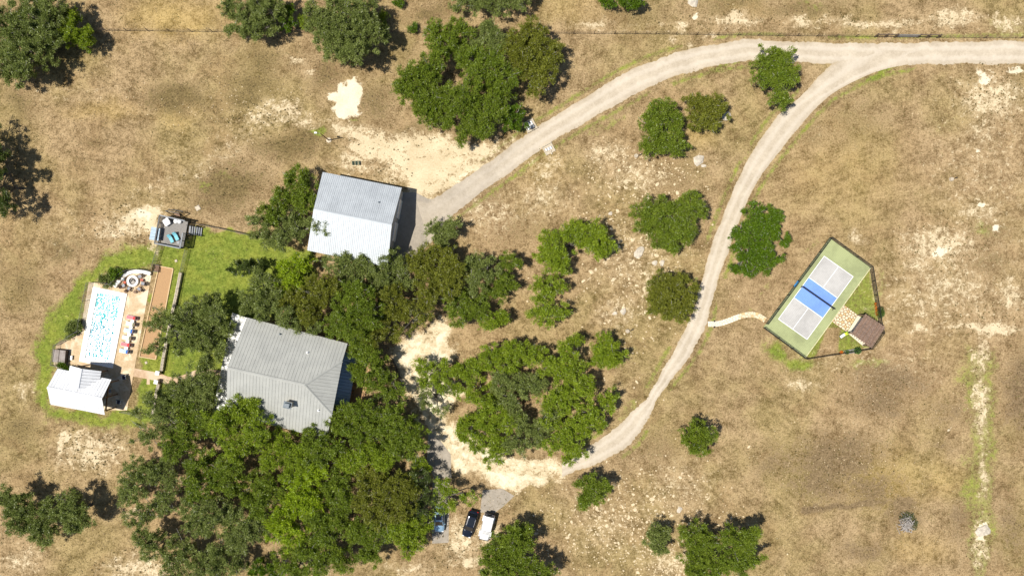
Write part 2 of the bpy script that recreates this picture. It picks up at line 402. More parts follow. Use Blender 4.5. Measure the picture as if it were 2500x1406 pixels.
def ground_material():
    t = NT("dry_pasture")
    A = t.attr("gma"); B = t.attr("gmb")
    sa = t.sep(A.outputs["Color"]); wh = A.outputs["Alpha"]; sb = t.sep(B.outputs["Color"])
    n1 = t.noise(0.055, 4, 0.6); n2 = t.noise(0.33, 5, 0.62); n3 = t.noise(1.3, 5, 0.65); n4 = t.noise(3.8, 4, 0.7); nb = t.noise(0.95, 7, 0.68, dist=0.4)
    n6 = t.noise(9.0, 2, 0.6)
    n5 = t.noise(0.17, 4, 0.6, dist=0.6)
    c = lambda v, k: t.math('MULTIPLY', t.math('SUBTRACT', v, 0.5), k)
    f = t.math('ADD', 0.5, t.math('ADD', c(n2, 1.7), t.math('ADD', c(n3, 1.6), t.math('ADD', c(n4, 2.0), c(n6, 1.1)))), clamp=True)
    base = t.mix(f, (.120, .077, .030), (.485, .350, .192))
    base = t.mix(t.remap(n1, .42, .62, 0, .45), base, t.mix(f, (.110, .090, .022), (.375, .30, .110)))
    base = t.mix(t.remap(n5, .48, .66, 0, .5), base, t.mix(f, (.095, .058, .024), (.36, .24, .115)))
    pinkish = t.mix(f, (.17, .105, .050), (.48, .33, .18))
    base = t.mix(t.math('MULTIPLY', sb[1], 0.85), base, pinkish)
    goldc = t.mix(f, (.20, .135, .035), (.56, .40, .155))
    base = t.mix(t.math('MULTIPLY', sb[0], 0.9), base, goldc)
    fd = t.math('ADD', 0.5, t.math('ADD', c(n3, 2.2), c(n4, 2.2)), clamp=True)
    dk = t.mix(fd, (.062, .045, .016), (.225, .165, .070))
    dk = t.mix(sb[2], dk, t.mix(fd, (.085, .055, .027), (.27, .192, .105)))
    md = t.remap(t.math('ADD', sa[2], t.math('ADD', c(n3, 2.0), c(n2, 1.5))), .20, .85)
    base = t.mix(t.math('MULTIPLY', md, 0.88), base, dk)
    gr = t.mix(fd, (.080, .112, .012), (.24, .29, .044))
    gr = t.mix(t.remap(n2, .42, .62, 0, .5), gr, t.mix(fd, (.14, .152, .016), (.33, .345, .055)))
    gr = t.mix(t.remap(n5, .46, .68, 0, .55), gr, t.mix(fd, (.065, .11, .014), (.17, .24, .032)))
    mg = t.remap(t.math('ADD', sa[1], t.math('ADD', c(n3, 0.8), c(n2, 0.5))), .28, .72)
    base = t.mix(t.math('MULTIPLY', mg, 0.95), base, gr)
    soft = t.remap(t.math('ADD', sa[0], t.math('ADD', c(nb, 0.9), c(n3, 0.9))), .10, .55)
    base = t.mix(t.math('MULTIPLY', soft, 0.45), base, t.mix(f, (.24, .175, .09), (.62, .49, .305)))
    bc = t.mix(t.math('ADD', 0.5, t.math('ADD', c(n2, 1.6), c(n4, 1.3)), clamp=True), (.46, .355, .205), (.72, .605, .405))
    mb = t.remap(t.math('ADD', sa[0], t.math('ADD', c(nb, 2.3), c(n4, 0.9))), .38, .74)
    base = t.mix(mb, base, bc)
    wc = t.mix(t.math('ADD', 0.5, t.math('ADD', c(n2, 2.0), c(n4, 1.6)), clamp=True), (.62, .53, .365), (.78, .70, .53))
    mw = t.remap(t.math('ADD', wh, t.math('ADD', c(nb, 1.6), c(n3, 0.5))), .42, .68)
    base = t.mix(mw, base, wc)
    t.col(base); t.set(rough=0.95, spec=0.1)
    t.bump(t.math('ADD', n4, t.math('MULTIPLY', n3, 1.2)), 0.55, 0.10)
    return t.m
M_GROUND = ground_material()
g = link_mesh("ground", grid_mesh(), None, M_GROUND)
tag(g, kind="structure")

# ---------------------------------------------------------------- drives
def road_material(name, c0, c1, tracks=True):
    t = NT(name)
    u = t.sep(t.attr("acr").outputs["Color"])
    n2 = t.noise(0.35, 5, 0.6); n3 = t.noise(2.0, 5, 0.65); n4 = t.noise(8, 3, 0.7)
    c = lambda v, k: t.math('MULTIPLY', t.math('SUBTRACT', v, 0.5), k)
    f = t.math('ADD', 0.5, t.math('ADD', c(n2, 1.7), t.math('ADD', c(n3, 1.0), c(n4, 0.8))), clamp=True)
    base = t.mix(f, c0, c1)
    if tracks:
        w = t.math('ADD', u[0], c(n2, 0.22))
        d = t.math('ABSOLUTE', t.math('SUBTRACT', w, 0.5))          # 0 centre .. 0.5 edge
        d2 = t.math('ABSOLUTE', t.math('SUBTRACT', d, 0.22))
        tr = t.remap(d2, 0.16, 0.02)
        base = t.mix(t.math('MULTIPLY', tr, 0.38), base, (.64, .57, .47))
        ed = t.remap(t.math('ADD', d, c(n3, 0.10)), 0.43, 0.51)
        base = t.mix(t.math('MULTIPLY', ed, 0.55), base, (.40, .31, .19))
        grey = u[1]
        base = t.mix(t.math('MULTIPLY', grey, 0.7), base, t.mix(f, (.30, .255, .20), (.47, .41, .325)))
    t.col(base); t.set(rough=0.92, spec=0.15)
    t.bump(n4, 0.25, 0.02)
    return t.m
M_ROAD = road_material("gravel_drive_surface", (.385, .32, .235), (.58, .50, .385))
def ribbon(name, ea, eb, n, z, greyf, K=8):
    a = resample(ea, n); b = resample(eb, n)
    rr = np.random.default_rng(len(name))
    co = []; at = []
    for i in range(n):
        ja = rr.normal(0, 1.1) + 2.2 * math.sin(i * .31) * math.sin(i * .083); jb = rr.normal(0, 1.1) + 2.2 * math.sin(i * .27 + 1) * math.sin(i * .071)
        d = (b[i] - a[i]) / np.hypot(*(b[i] - a[i]))
        pa = a[i] - d * ja; pb = b[i] + d * jb
        for k in range(K + 1):
            q = pa + (pb - pa) * k / K
            co.append(((q[0] - 1250) / S, (703 - q[1]) / S, z + 0.05 * math.sin(math.pi * k / K))); at.append((k / K, greyf(q[0], q[1]), 0))
    idx = np.arange(n * (K + 1)).reshape(n, K + 1)
    q = np.stack([idx[1:, :-1], idx[1:, 1:], idx[:-1, 1:], idx[:-1, :-1]], -1).reshape(-1, 4)
    me = np_mesh(name, np.array(co), q, {"acr": np.array(at)})
    bm = bmesh.new(); bm.from_mesh(me); bmesh.ops.recalc_face_normals(bm, faces=bm.faces)
    if sum(f.normal.z for f in bm.faces) < 0: bmesh.ops.reverse_faces(bm, faces=bm.faces)
    bm.to_mesh(me); bm.free()
    o = link_mesh(name, me, None, M_ROAD)
    return tag(o, kind="structure")
ribbon("driveway", MAIN_N, MAIN_S, 330, 0.006, lambda x, y: min(1, max(0, (1330 - x) / 200)))
ribbon("driveway_branch", BR_W, BR_E, 300, 0.014, lambda x, y: 0.0)
M_CONC = mat("grey_concrete", (.33, .285, .225), 0.9, var=.18, scale=0.6, bump=.1)
def slab(name, pts, z0, z1, m, parent=None):
    mb = MB(); mb.prism([P(*p) for p in pts], z0, z1)
    o = mb.build(name, m, parent)
    if parent is None: tag(o, kind="structure")
    return o
slab("garage_apron", [(930, 470), (1014, 470), (1052, 489), (1066, 540), (1046, 596), (1010, 640), (930, 650)], -0.1, 0.022, M_CONC)
slab("concrete_pad", [(1046, 1050), (1075, 1075), (1100, 1108), (1103, 1166), (1060, 1168), (1042, 1120)], -0.1, 0.018, M_CONC)
slab("parking_slab", [(1056, 1172), (1098, 1172), (1095, 1324), (1055, 1326)], -0.1, 0.03, M_CONC)
slab("concrete_ramp", [(1178, 1196), (1226, 1192), (1256, 1210), (1228, 1236), (1204, 1254), (1172, 1250)], -0.1, 0.02, M_CONC)
# ================================================================ TREES
def leaf_material():
    t = NT("oak_leaves")
    c = t.attr("tone").outputs["Color"]
    d = t.n["Principled BSDF"]
    t.put(d.inputs["Base Color"], c)
    t.set(rough=0.42, spec=0.4)
    tr = t.new("ShaderNodeBsdfTranslucent")
    t.put(tr.inputs[0], t.mix(0.5, c, (.16, .24, .02)))
    mx = t.new("ShaderNodeMixShader"); mx.inputs[0].default_value = 0.28
    t.t.links.new(d.outputs[0], mx.inputs[1]); t.t.links.new(tr.outputs[0], mx.inputs[2])
    t.t.links.new(mx.outputs[0], t.out.inputs[0])
    return t.m
M_LEAF = leaf_material()
M_BARK = mat("oak_bark", (.10, .088, .075), 0.9, var=.4, scale=4, bump=.5)
M_LIMB = mat("lichen_grey_limbs", (.34, .32, .28), 0.85, var=.35, scale=3, bump=.3)
TONES = {  # albedo of the leaves
    'A': ((.115, .180, .011), (.240, .305, .030)),      # deep green oak
    'J': ((.070, .145, .005), (.155, .245, .013)),      # juniper, saturated
    'B': ((.145, .190, .036), (.285, .330, .090)),      # grey green
    'C': ((.170, .255, .011), (.325, .410, .030)),      # bright yellow green
    'D': ((.138, .152, .013), (.265, .280, .036)),      # olive brown
    'Y': ((.215, .325, .008), (.385, .495, .022)),      # fresh lime
    'K': ((.060, .092, .018), (.120, .160, .036)),      # very dark
}
def rot_to(v, u):
    return v
def leaves_for(clumps, crad, cdir, per, tone, rg, size=1.0, spiky=0.5, btone=None):
    """pointed leaf sprays around clump centres; returns points, faces, colours"""
    m = len(clumps)
    n = m * per
    c = np.repeat(clumps, per, 0); r = np.repeat(crad, per); cd = np.repeat(cdir, per, 0)
    d = rg.normal(size=(n, 3)); d /= np.linalg.norm(d, axis=1)[:, None]
    rad = rg.random(n) ** 0.45 * rg.uniform(.8, 1.3, n)
    off = d * (r * rad)[:, None]; off[:, 2] *= 0.72
    p = c + off
    ax = d * 0.8 + cd * 0.5 + rg.normal(size=(n, 3)) * (1.05 - spiky) + np.array([0, 0, .12])
    ax /= np.linalg.norm(ax, axis=1)[:, None]
    nr = np.array([0, 0, .75]) + rg.normal(size=(n, 3)) * .85 + cd * .25
    sd = np.cross(nr, ax); sd /= (np.linalg.norm(sd, axis=1)[:, None] + 1e-9)
    cs_ = np.repeat(rg.uniform(.65, 1.3, m), per)
    L = (rg.uniform(.15, .36, n) * size * cs_)[:, None]; W = (rg.uniform(.035, .075, n) * size * cs_)[:, None]
    v = np.stack([p - ax * L * .5 + sd * W, p - ax * L * .5 - sd * W, p + ax * L * .6], 1).reshape(-1, 3)
    f = np.arange(n * 3).reshape(n, 3)
    a, b = np.array(TONES[tone][0]), np.array(TONES[tone][1])
    ct = rg.random(m) * .5 + (btone if btone is not None else rg.random(m)) * .5
    tt = np.clip(np.repeat(ct, per) * .7 + rg.random(n) * .45 - .05, 0, 1)
    col = a + (b - a) * tt[:, None]
    col *= rg.uniform(.70, 1.25, n)[:, None]
    old = rg.random(n) < .012
    col[old] = np.array([.20, .17, .10]) * rg.uniform(.6, 1.1, old.sum())[:, None]
    return v, f, np.repeat(col, 3, 0)

def tube_np(pts, rad, n=5):
    mb = MB(); mb.tube(pts, rad, n, True); return mb

TREE_N = 0
def tree(kind, tone, hgt, lobes, label, dens=1.0, group=None, name=None, base=None, cat="tree", open_=0.0, size=1.0):
    """lobes: (px, py, radius px) of the crown as the drone sees it; hgt crown top in metres"""
    global TREE_N
    TREE_N += 1
    rg = np.random.default_rng(1000 + TREE_N)
    rn = random.Random(500 + TREE_N)
    L = []
    for (px, py, rp) in lobes:
        rw = rp / S * 1.10
        zt = hgt * rn.uniform(.84, 1.0) * (1 if rp > 24 else .85)
        rz = min(rw * .80, zt * .46)
        zc = zt - rz
        c = P(px, py, zc + rz * .45)
        L.append((np.array([c.x, c.y, zc]), rw, rz))
    wsum = sum(q[1] ** 2 for q in L)
    bx = sum(q[0][0] * q[1] ** 2 for q in L) / wsum; by = sum(q[0][1] * q[1] ** 2 for q in L) / wsum
    if base: b_ = P(*base); bx, by = b_.x, b_.y
    t = thing(name or {'oak': 'oak_tree', 'juniper': 'juniper_tree', 'bush': 'bush'}[kind], (bx, by, 0), label, cat, group)
    B = np.array([bx, by, 0])
    V = []; F = []; C = []; nv = 0
    trunk = MB(); limbs = MB()
    h0 = hgt * (.26 if kind == 'oak' else .12)
    rt = .10 + .028 * math.sqrt(wsum) * 1.3
    fork = Vector((bx + rn.uniform(-.3, .3), by + rn.uniform(-.3, .3), h0))
    trunk.tube([(bx, by, -.15), (bx + .02, by, .12), ((bx + fork.x) / 2 + rn.uniform(-.08, .08), (by + fork.y) / 2, h0 * .5), fork], [rt * 1.5, rt * 1.1, rt * .92, rt * .85], 9)
    for (c, rw, rz) in L:
        area = math.pi * rw * rw
        oak = kind != 'juniper'
        cs = .38 if oak else .33
        # boughs: rounded sub-crowns of about a metre, with gaps of shade between them
        ns = max(6, int(area * (1.5 if oak else 1.3) * dens * (1 - .55 * open_)))
        sdir = rg.normal(size=(ns, 3)); sdir /= np.linalg.norm(sdir, axis=1)[:, None]
        lowz = -.25 if oak else -.6
        sdir[:, 2] = np.where(sdir[:, 2] < lowz, -sdir[:, 2], sdir[:, 2])
        ph = rg.uniform(0, 6.28, 6)
        az = np.arctan2(sdir[:, 1], sdir[:, 0])
        wob = 1 + .10 * np.sin(3 * az + ph[0]) + .08 * np.sin(5 * az + ph[1])
        sr = rg.uniform(.35, .93 if open_ < .3 else 1.0, ns) * wob
        sc = c + sdir * sr[:, None] * np.array([rw, rw, rz])
        srad = rg.uniform(.38, .85, ns) * min(1.0, .55 + rw * .18)
        per_s = 5 if open_ < .3 else 4
        sid = np.repeat(np.arange(ns), per_s)
        d = rg.normal(size=(len(sid), 3)); d /= np.linalg.norm(d, axis=1)[:, None]
        d[:, 2] = np.where(d[:, 2] < -.3, -d[:, 2], d[:, 2])
        cl = sc[sid] + d * (srad[sid] * rg.uniform(.45, 1.0, len(sid)))[:, None] * np.array([1, 1, .75])
        cl[:, 2] = np.maximum(cl[:, 2], .35)
        d = d * .7 + sdir[sid] * .5
        btone = rg.random(ns)[sid]
        if len(cl) == 0: continue
        v, f, co = leaves_for(cl, rg.uniform(.75, 1.25, len(cl)) * cs * 1.15, d, 33, tone, rg, size, .6 if oak else .85, btone)
        V.append(v); F.append(f + nv); C.append(co); nv += len(v)
        # limb from the fork to the lobe, then thin branches to some clumps
        cc = Vector(c)
        mid = fork.lerp(cc, .5) + Vector((rn.uniform(-.5, .5), rn.uniform(-.5, .5), rn.uniform(-.1, .5)))
        low = cc - Vector((0, 0, rz * .35))
        r0 = max(.06, rt * .55)
        trunk.tube([fork - Vector((0, 0, .1)), fork.lerp(mid, .5) + Vector((0, 0, .15)), mid, low], [r0, r0 * .8, r0 * .66, r0 * .45], 6)
        for q in range(min(len(cl), max(3, int(area * .55)))):
            e = Vector(cl[rn.randrange(len(cl))])
            m2 = low.lerp(e, .55) + Vector((rn.uniform(-.3, .3), rn.uniform(-.3, .3), rn.uniform(0, .3)))
            e2 = e + (e - low) * (rn.uniform(.12, .28) if q % 3 == 0 else rn.uniform(0, .1)) + Vector((0, 0, .10))
            limbs.tube([low, m2, e, e2], [r0 * .42, .05, .036, .014], 4)
    if not V: return t
    V = np.concatenate(V) - B; F = np.concatenate(F); C = np.concatenate(C)
    link_mesh("crown", np_mesh("crown", V, F, {"tone": C}), t, M_LEAF)
    trunk.build("trunk", M_BARK, t, smooth=True)
    tag(limbs.build("branches", M_LIMB, t, smooth=True), kind="stuff")
    return t

G_N = "oaks of the grove south of the house"
G_M = "oaks between the house and the barn"
G_E = "oaks of the open grove inside the drive loop"
G_T = "trees along the top wire fence"
# --- top left and left edge
tree('oak', 'B', 7.5, [(5, 60, 58), (70, 45, 60), (110, 100, 52), (50, 120, 62), (15, 165, 48), (115, 25, 45), (55, 175, 30)], "big grey-green oak filling the top left corner of the field", .95)
tree('juniper', 'C', 5.2, [(155, 42, 34), (186, 62, 38), (200, 92, 28), (170, 84, 30)], "yellow-green juniper on the right flank of the big corner oak")
tree('oak', 'K', 8.2, [(-62, 330, 52), (-40, 395, 50), (-70, 450, 55), (-35, 490, 48), (-16, 420, 28), (-60, 385, 50)], "dark oak half out of the left edge casting a ragged shadow on the field", .8, open_=.5)
tree('oak', 'K', 7.2, [(-4, 372, 22), (6, 500, 26), (-10, 455, 22)], "dark leaning oak bough by the left edge of the field", .8)
# --- along the top fence
tree('oak', 'B', 6, [(565, 25, 32), (572, 66, 24), (610, 40, 40), (640, 20, 40), (640, 62, 34), (612, 80, 26), (675, 8, 30)], "dark green oak with bare grey boughs at the wire fence, first of the top row", .85, G_T)
tree('juniper', 'J', 4.2, [(690, 46, 30), (706, 28, 20)], "small dark juniper right beside the first oak at the wire fence")
tree('bush', 'C', 2.4, [(738, 50, 16)], "low yellow-green bush between the juniper and the large grey oak", cat="bush")
tree('oak', 'B', 8.5, [(775, 40, 46), (828, 22, 52), (880, 30, 50), (905, 75, 44), (850, 92, 54), (812, 110, 42), (862, 128, 32), (800, 70, 46)], "large round grey-green oak at the wire fence above the pale bare patch", 1.0, G_T)
tree('bush', 'C', 3, [(934, 48, 18)], "slim yellow-green sapling on the right of the large grey oak", cat="bush")
tree('bush', 'J', 2.0, [(973, 8, 12)], "small round bush at the top edge of the photo", cat="bush")
tree('bush', 'J', 1.8, [(1010, 71, 15)], "small lone bush standing on the line of the wire fence", cat="bush")
tree('oak', 'B', 6, [(1130, -8, 36), (1175, 2, 34), (1225, -2, 36), (1265, -12, 34)], "grey-green oak cut by the top edge above the big oak clump", .9, G_T)
tree('juniper', 'J', 4.5, [(1476, -4, 20), (1486, 4, 16)], "left one of the two dark junipers at the top edge")
tree('juniper', 'J', 4.8, [(1530, 0, 28), (1556, -2, 26)], "wider right one of the two dark junipers at the top edge")
# --- big clump beside the upper drive
G_C = "oaks of the big clump above the drive"
tree('oak', 'A', 7, [(1072, 85, 38), (1115, 75, 36), (1078, 125, 36), (1125, 118, 36)], "deep green oak at the upper left of the big clump", 1.1, G_C)
tree('oak', 'B', 6.5, [(1190, 72, 26), (1210, 100, 30), (1175, 110, 28)], "greyer oak at the top of the big clump", 1.1, G_C)
tree('oak', 'A', 7.5, [(1150, 150, 42), (1200, 150, 40), (1165, 185, 34)], "deep green oak in the middle of the big clump", 1.1, G_C)
tree('oak', 'A', 6.5, [(1000, 190, 40), (1045, 168, 40), (1030, 225, 42), (990, 225, 28)], "deep green oak forming the left end of the big clump", 1.15, G_C)
tree('oak', 'A', 6.5, [(1040, 265, 40), (1085, 285, 34), (1075, 240, 36)], "deep green oak at the lower left of the big clump", 1.15, G_C)
tree('oak', 'A', 7, [(1125, 235, 42), (1160, 262, 40)], "deep green oak behind the lower front of the big clump", 1.1, G_C)
tree('oak', 'A', 6, [(1140, 322, 32), (1178, 302, 34)], "deep green oak nearest the bare yard, bottom of the big clump", 1.15, G_C)
tree('oak', 'A', 6.8, [(1215, 222, 40), (1200, 268, 36), (1232, 186, 30)], "deep green oak with bleached limbs on the right side of the big clump", 1.1, G_C)
tree('juniper', 'J', 4.6, [(1252, 282, 30), (1266, 296, 20), (1240, 300, 20)], "dark juniper beside the upper culvert")
tree('oak', 'D', 7.5, [(1288, 88, 44), (1325, 120, 48), (1285, 150, 44), (1335, 168, 36), (1308, 212, 24), (1255, 130, 30)], "olive brown oak at the right end of the big clump", 1.05, G_C)
# --- between the two drives
tree('oak', 'A', 5.8, [(1878, 148, 36), (1912, 146, 32), (1858, 188, 26), (1905, 190, 38), (1930, 180, 26), (1905, 240, 26)], "green oak with a notch in its crown at the fork of the drive", 1.1)
tree('oak', 'A', 5.6, [(1618, 272, 36), (1588, 300, 28), (1640, 298, 30), (1600, 342, 38), (1650, 350, 32), (1575, 355, 18)], "deep green oak beside the brownish oak, between the two drives", 1.15)
tree('oak', 'D', 4.8, [(1700, 252, 32), (1738, 258, 30), (1762, 276, 20), (1702, 292, 26), (1736, 302, 20)], "olive brown oak with a boulder at its right edge, between the two drives", 1.1)
tree('oak', 'A', 5.8, [(1588, 520, 42), (1640, 515, 40), (1690, 508, 38), (1618, 575, 42), (1672, 560, 36), (1576, 545, 26), (1640, 600, 20)], "wide green oak left of the lower drive, above the flat grey rock", 1.1)
tree('juniper', 'J', 6, [(1848, 528, 32), (1885, 542, 36), (1812, 565, 30), (1858, 590, 42), (1825, 625, 38), (1875, 630, 34), (1910, 580, 24), (1796, 656, 13), (1845, 655, 22)], "bright dark-green oak on the court side of the drive", 1.15, name="oak_tree")
tree('oak', 'D', 5.6, [(1640, 700, 42), (1666, 728, 40), (1618, 738, 40), (1648, 768, 32), (1610, 700, 30)], "round brownish oak touching the drive near the white stone path", 1.15)
tree('oak', 'C', 5.6, [(1350, 592, 38), (1398, 575, 36), (1445, 575, 40), (1474, 605, 32), (1362, 640, 32), (1326, 620, 24), (1410, 556, 24)], "yellow-green oak with a horseshoe crown in the middle of the lawn", 1.1)
tree('oak', 'C', 5, [(1312, 700, 26), (1345, 690, 34), (1325, 730, 28)], "yellow-green oak just below the horseshoe oak", .95, open_=.3)
tree('oak', 'C', 5, [(1308, 765, 24), (1343, 775, 32), (1374, 758, 22)], "lower yellow-green oak above the open grove", .95, open_=.3)
tree('oak', 'B', 4.5, [(1066, 568, 30), (1103, 560, 26), (1080, 590, 20)], "small leaning blue-green oak beside the barn apron", .95)
# --- between the house and the barn
tree('oak', 'D', 7, [(1030, 640, 44), (1078, 640, 48), (1108, 660, 34), (1050, 690, 46), (1095, 700, 36), (1040, 730, 30)], "broad olive oak east of the barn gable", 1.05, G_M)
tree('oak', 'B', 6, [(1152, 645, 32), (1186, 660, 36), (1165, 690, 28)], "blue-green oak right of the broad olive oak", 1.05, G_M)
tree('oak', 'A', 5, [(1246, 640, 26), (1226, 664, 18)], "small green oak at the right tip of the row by the barn", .95)
tree('oak', 'A', 5, [(1222, 702, 34), (1256, 692, 18), (1190, 718, 20)], "green oak below the right tip of the row by the barn", 1.0, open_=.2)
tree('oak', 'A', 5.6, [(1118, 735, 34), (1158, 755, 36), (1122, 770, 28), (1100, 700, 20)], "green oak above the gravel yard's tip", 1.05, G_M)
tree('oak', 'C', 4.8, [(1198, 785, 30), (1228, 772, 20)], "small bright oak casting a long shadow above the open grove", 1.0)
tree('oak', 'B', 6.5, [(825, 640, 34), (868, 648, 38), (850, 690, 32)], "grey-green oak along the south eave of the barn", 1.1, G_M)
tree('oak', 'B', 6.5, [(915, 660, 38), (955, 645, 40), (935, 695, 34), (985, 690, 24)], "grey-green oak at the barn's south-east corner", 1.05, G_M)
tree('oak', 'Y', 5.2, [(735, 640, 28), (700, 672, 32), (728, 695, 30), (690, 648, 16), (712, 720, 22)], "lime green tree on the lawn south-west of the barn", .95, open_=.25)
tree('juniper', 'K', 5, [(572, 656, 20), (598, 650, 26), (630, 652, 20)], "dark blue-green juniper at the edge of the back lawn", .9)
tree('oak', 'B', 6.3, [(640, 700, 34), (612, 728, 32), (655, 735, 36), (600, 752, 20), (630, 665, 18)], "grey-green oak at the house's north-west corner", 1.0, G_M)
tree('oak', 'D', 7.6, [(722, 735, 40), (772, 725, 44), (750, 768, 30), (800, 700, 30), (770, 690, 26)], "olive oak north of the house roof", 1.05, G_M)
tree('oak', 'B', 8.3, [(642, 760, 26), (690, 774, 28), (726, 790, 20), (760, 800, 20)], "pale grey-green oak leaning over the north eave of the house", 1.0, G_M)
tree('oak', 'A', 8.8, [(870, 720, 44), (845, 768, 40), (895, 765, 38), (832, 806, 28), (870, 808, 36), (805, 800, 22)], "green oak over the house's north-east corner", 1.1, G_M)
tree('oak', 'D', 6.6, [(950, 728, 40), (975, 760, 36), (930, 790, 32), (905, 822, 28)], "olive green oak between the house and the gravel yard", 1.0, G_M)
tree('oak', 'D', 6, [(1005, 785, 30), (1030, 765, 28), (975, 815, 24)], "thin olive oak over the top of the gravel yard", .75, open_=.6)
tree('oak', 'A', 7, [(880, 850, 34), (912, 880, 36), (866, 900, 22), (918, 928, 34), (888, 845, 28), (882, 920, 22)], "green oak against the east side of the house", 1.05, G_M)
tree('oak', 'A', 6, [(955, 930, 30), (938, 965, 26), (975, 955, 22)], "green oak between the east terrace and the gravel yard", .9, open_=.35)
tree('oak', 'A', 6.5, [(730, 448, 42), (692, 486, 40), (740, 495, 34), (660, 520, 30)], "dark oak at the barn's north-west corner", 1.0, "oaks on the west side of the barn")
tree('oak', 'B', 6.5, [(640, 548, 36), (700, 540, 42), (682, 588, 28), (735, 560, 30), (780, 545, 26), (650, 590, 20)], "spreading grey-limbed oak leaning over the barn's west end", .95, "oaks on the west side of the barn", open_=.15)
# --- between the pool and the house
G_P = "dark oaks between the pool and the house"
tree('oak', 'B', 7, [(500, 755, 46), (455, 785, 44), (530, 765, 32), (484, 830, 44), (525, 850, 30), (500, 885, 32), (545, 800, 24)], "dark grey-green oak on the lawn west of the house", .95, G_P, open_=.15)
tree('oak', 'B', 6.6, [(398, 780, 34), (372, 800, 24), (420, 820, 36), (380, 850, 26), (440, 845, 28)], "thin grey-green oak spreading over the ball court", .8, G_P, open_=.45)
tree('oak', 'B', 7, [(455, 950, 44), (420, 970, 40), (500, 935, 34), (492, 985, 36)], "dark oak south of the curved brick path", .95, G_P, open_=.15)
tree('oak', 'B', 6.6, [(375, 985, 38), (400, 1030, 44), (360, 1065, 38), (340, 1010, 20)], "thin grey-green oak at the south end of the garden wall", .85, G_P, open_=.35)
# --- grove south of the house
def grove(tone, hgt, lobes, label, dens=1.0, **k): tree('oak', tone, hgt, lobes, label, dens, G_N, **k)
grove('A', 7.5, [(460, 1015, 44), (500, 1040, 38), (450, 1070, 40), (420, 1095, 36)], "dark oak at the north-west edge of the south grove", .95, open_=.1)
grove('C', 9.6, [(545, 1030, 44), (590, 1000, 36), (620, 1050, 40), (570, 1085, 48), (620, 985, 22)], "tall yellow-green oak over the house's south-west corner", 1.1)
grove('C', 8.0, [(688, 1092, 42), (735, 1112, 42), (662, 1120, 36), (720, 1145, 36)], "yellow-green oak below the middle of the south eave", 1.1)
grove('A', 8.0, [(772, 1076, 36), (800, 1095, 36), (770, 1120, 30)], "green oak under the south-east eave of the house", 1.1)
grove('A', 8, [(835, 1035, 40), (880, 1010, 38), (925, 1040, 44), (880, 1060, 42), (838, 1000, 18)], "tall green oak at the house's south-east corner", 1.1)
grove('A', 7.5, [(960, 1020, 36), (995, 1060, 40), (960, 1090, 38), (1010, 1100, 28)], "green oak shading the edge of the gravel yard", 1.05)
grove('C', 7, [(890, 1105, 40), (935, 1120, 36), (850, 1130, 34)], "bright green oak in the middle of the south grove's upper side", 1.1)
grove('B', 6.5, [(335, 1150, 40), (385, 1150, 40), (320, 1195, 34), (300, 1212, 22)], "grey-green oak at the western tip of the south grove", .95, open_=.15)
grove('A', 7, [(490, 1140, 42), (540, 1175, 42), (480, 1190, 34), (560, 1140, 34)], "green oak in the west half of the south grove", 1.05)
grove('A', 7, [(610, 1195, 42), (655, 1200, 40), (625, 1235, 32)], "mid green oak in the heart of the south grove", 1.05)
grove('Y', 7.3, [(730, 1185, 42), (768, 1150, 30), (755, 1230, 40), (715, 1225, 28)], "lime green oak in the heart of the south grove", 1.05)
grove('A', 7, [(820, 1175, 38), (845, 1215, 32), (800, 1215, 24)], "green oak left of the brown oak in the south grove", 1.0)
grove('D', 8, [(905, 1180, 44), (955, 1195, 48), (925, 1245, 46), (980, 1240, 36), (890, 1225, 32), (1000, 1190, 28)], "big olive brown oak in the south grove", 1.05)
grove('K', 6, [(1015, 1165, 30), (1030, 1210, 30), (1020, 1250, 30)], "shaded dark oak at the concrete pad", .8, open_=.3)
grove('C', 4.5, [(1026, 1132, 18), (1036, 1140, 14)], "small bright tree by the concrete pad", 1.1)
grove('B', 6.5, [(355, 1240, 38), (400, 1225, 34), (330, 1262, 28), (420, 1180, 30)], "grey-green oak with bare dark limbs on the west side of the south grove", .9, open_=.3)
grove('B', 7, [(470, 1240, 42), (520, 1255, 42), (480, 1285, 36)], "grey-green oak in the south-west of the south grove", 1.0)
grove('B', 7, [(570, 1275, 40), (610, 1295, 40), (575, 1320, 34)], "grey-green oak beside the lime one near the grove's south side", 1.0)
grove('Y', 7, [(675, 1290, 38), (715, 1305, 40), (690, 1260, 30)], "lime green oak near the south side of the south grove", 1.05)
grove('A', 6.8, [(785, 1300, 42), (825, 1270, 36), (770, 1265, 28)], "mid green oak south of the lime oaks", 1.05)
grove('A', 6.5, [(865, 1295, 36), (905, 1310, 36), (930, 1290, 26)], "green oak below the brown oak", 1.0)
grove('C', 6.5, [(990, 1300, 42), (1025, 1290, 32), (1000, 1325, 30), (965, 1285, 28)], "bright oak next to the parking slab", 1.1)
grove('B', 6.3, [(345, 1310, 34), (390, 1330, 38), (360, 1345, 26)], "grey-green oak at the south-west fringe of the south grove", .9, open_=.3)
grove('B', 6.5, [(440, 1350, 38), (480, 1385, 40), (420, 1390, 30)], "grey-green oak cut by the bottom edge", .9, open_=.2)
grove('B', 6.8, [(530, 1345, 38), (560, 1375, 34), (510, 1395, 34)], "second grey-green oak cut by the bottom edge", .95, open_=.15)
tree('juniper', 'J', 4.2, [(625, 1392, 26), (655, 1396, 28)], "dark yellow-green juniper at the bottom edge of the grove")
grove('A', 6.5, [(700, 1365, 38), (745, 1340, 36), (720, 1395, 30)], "green oak at the bottom of the south grove above the pale gap", 1.0)
grove('A', 6.3, [(800, 1345, 36), (835, 1370, 34), (775, 1385, 30)], "green oak at the grove's south-east fringe", 1.0)
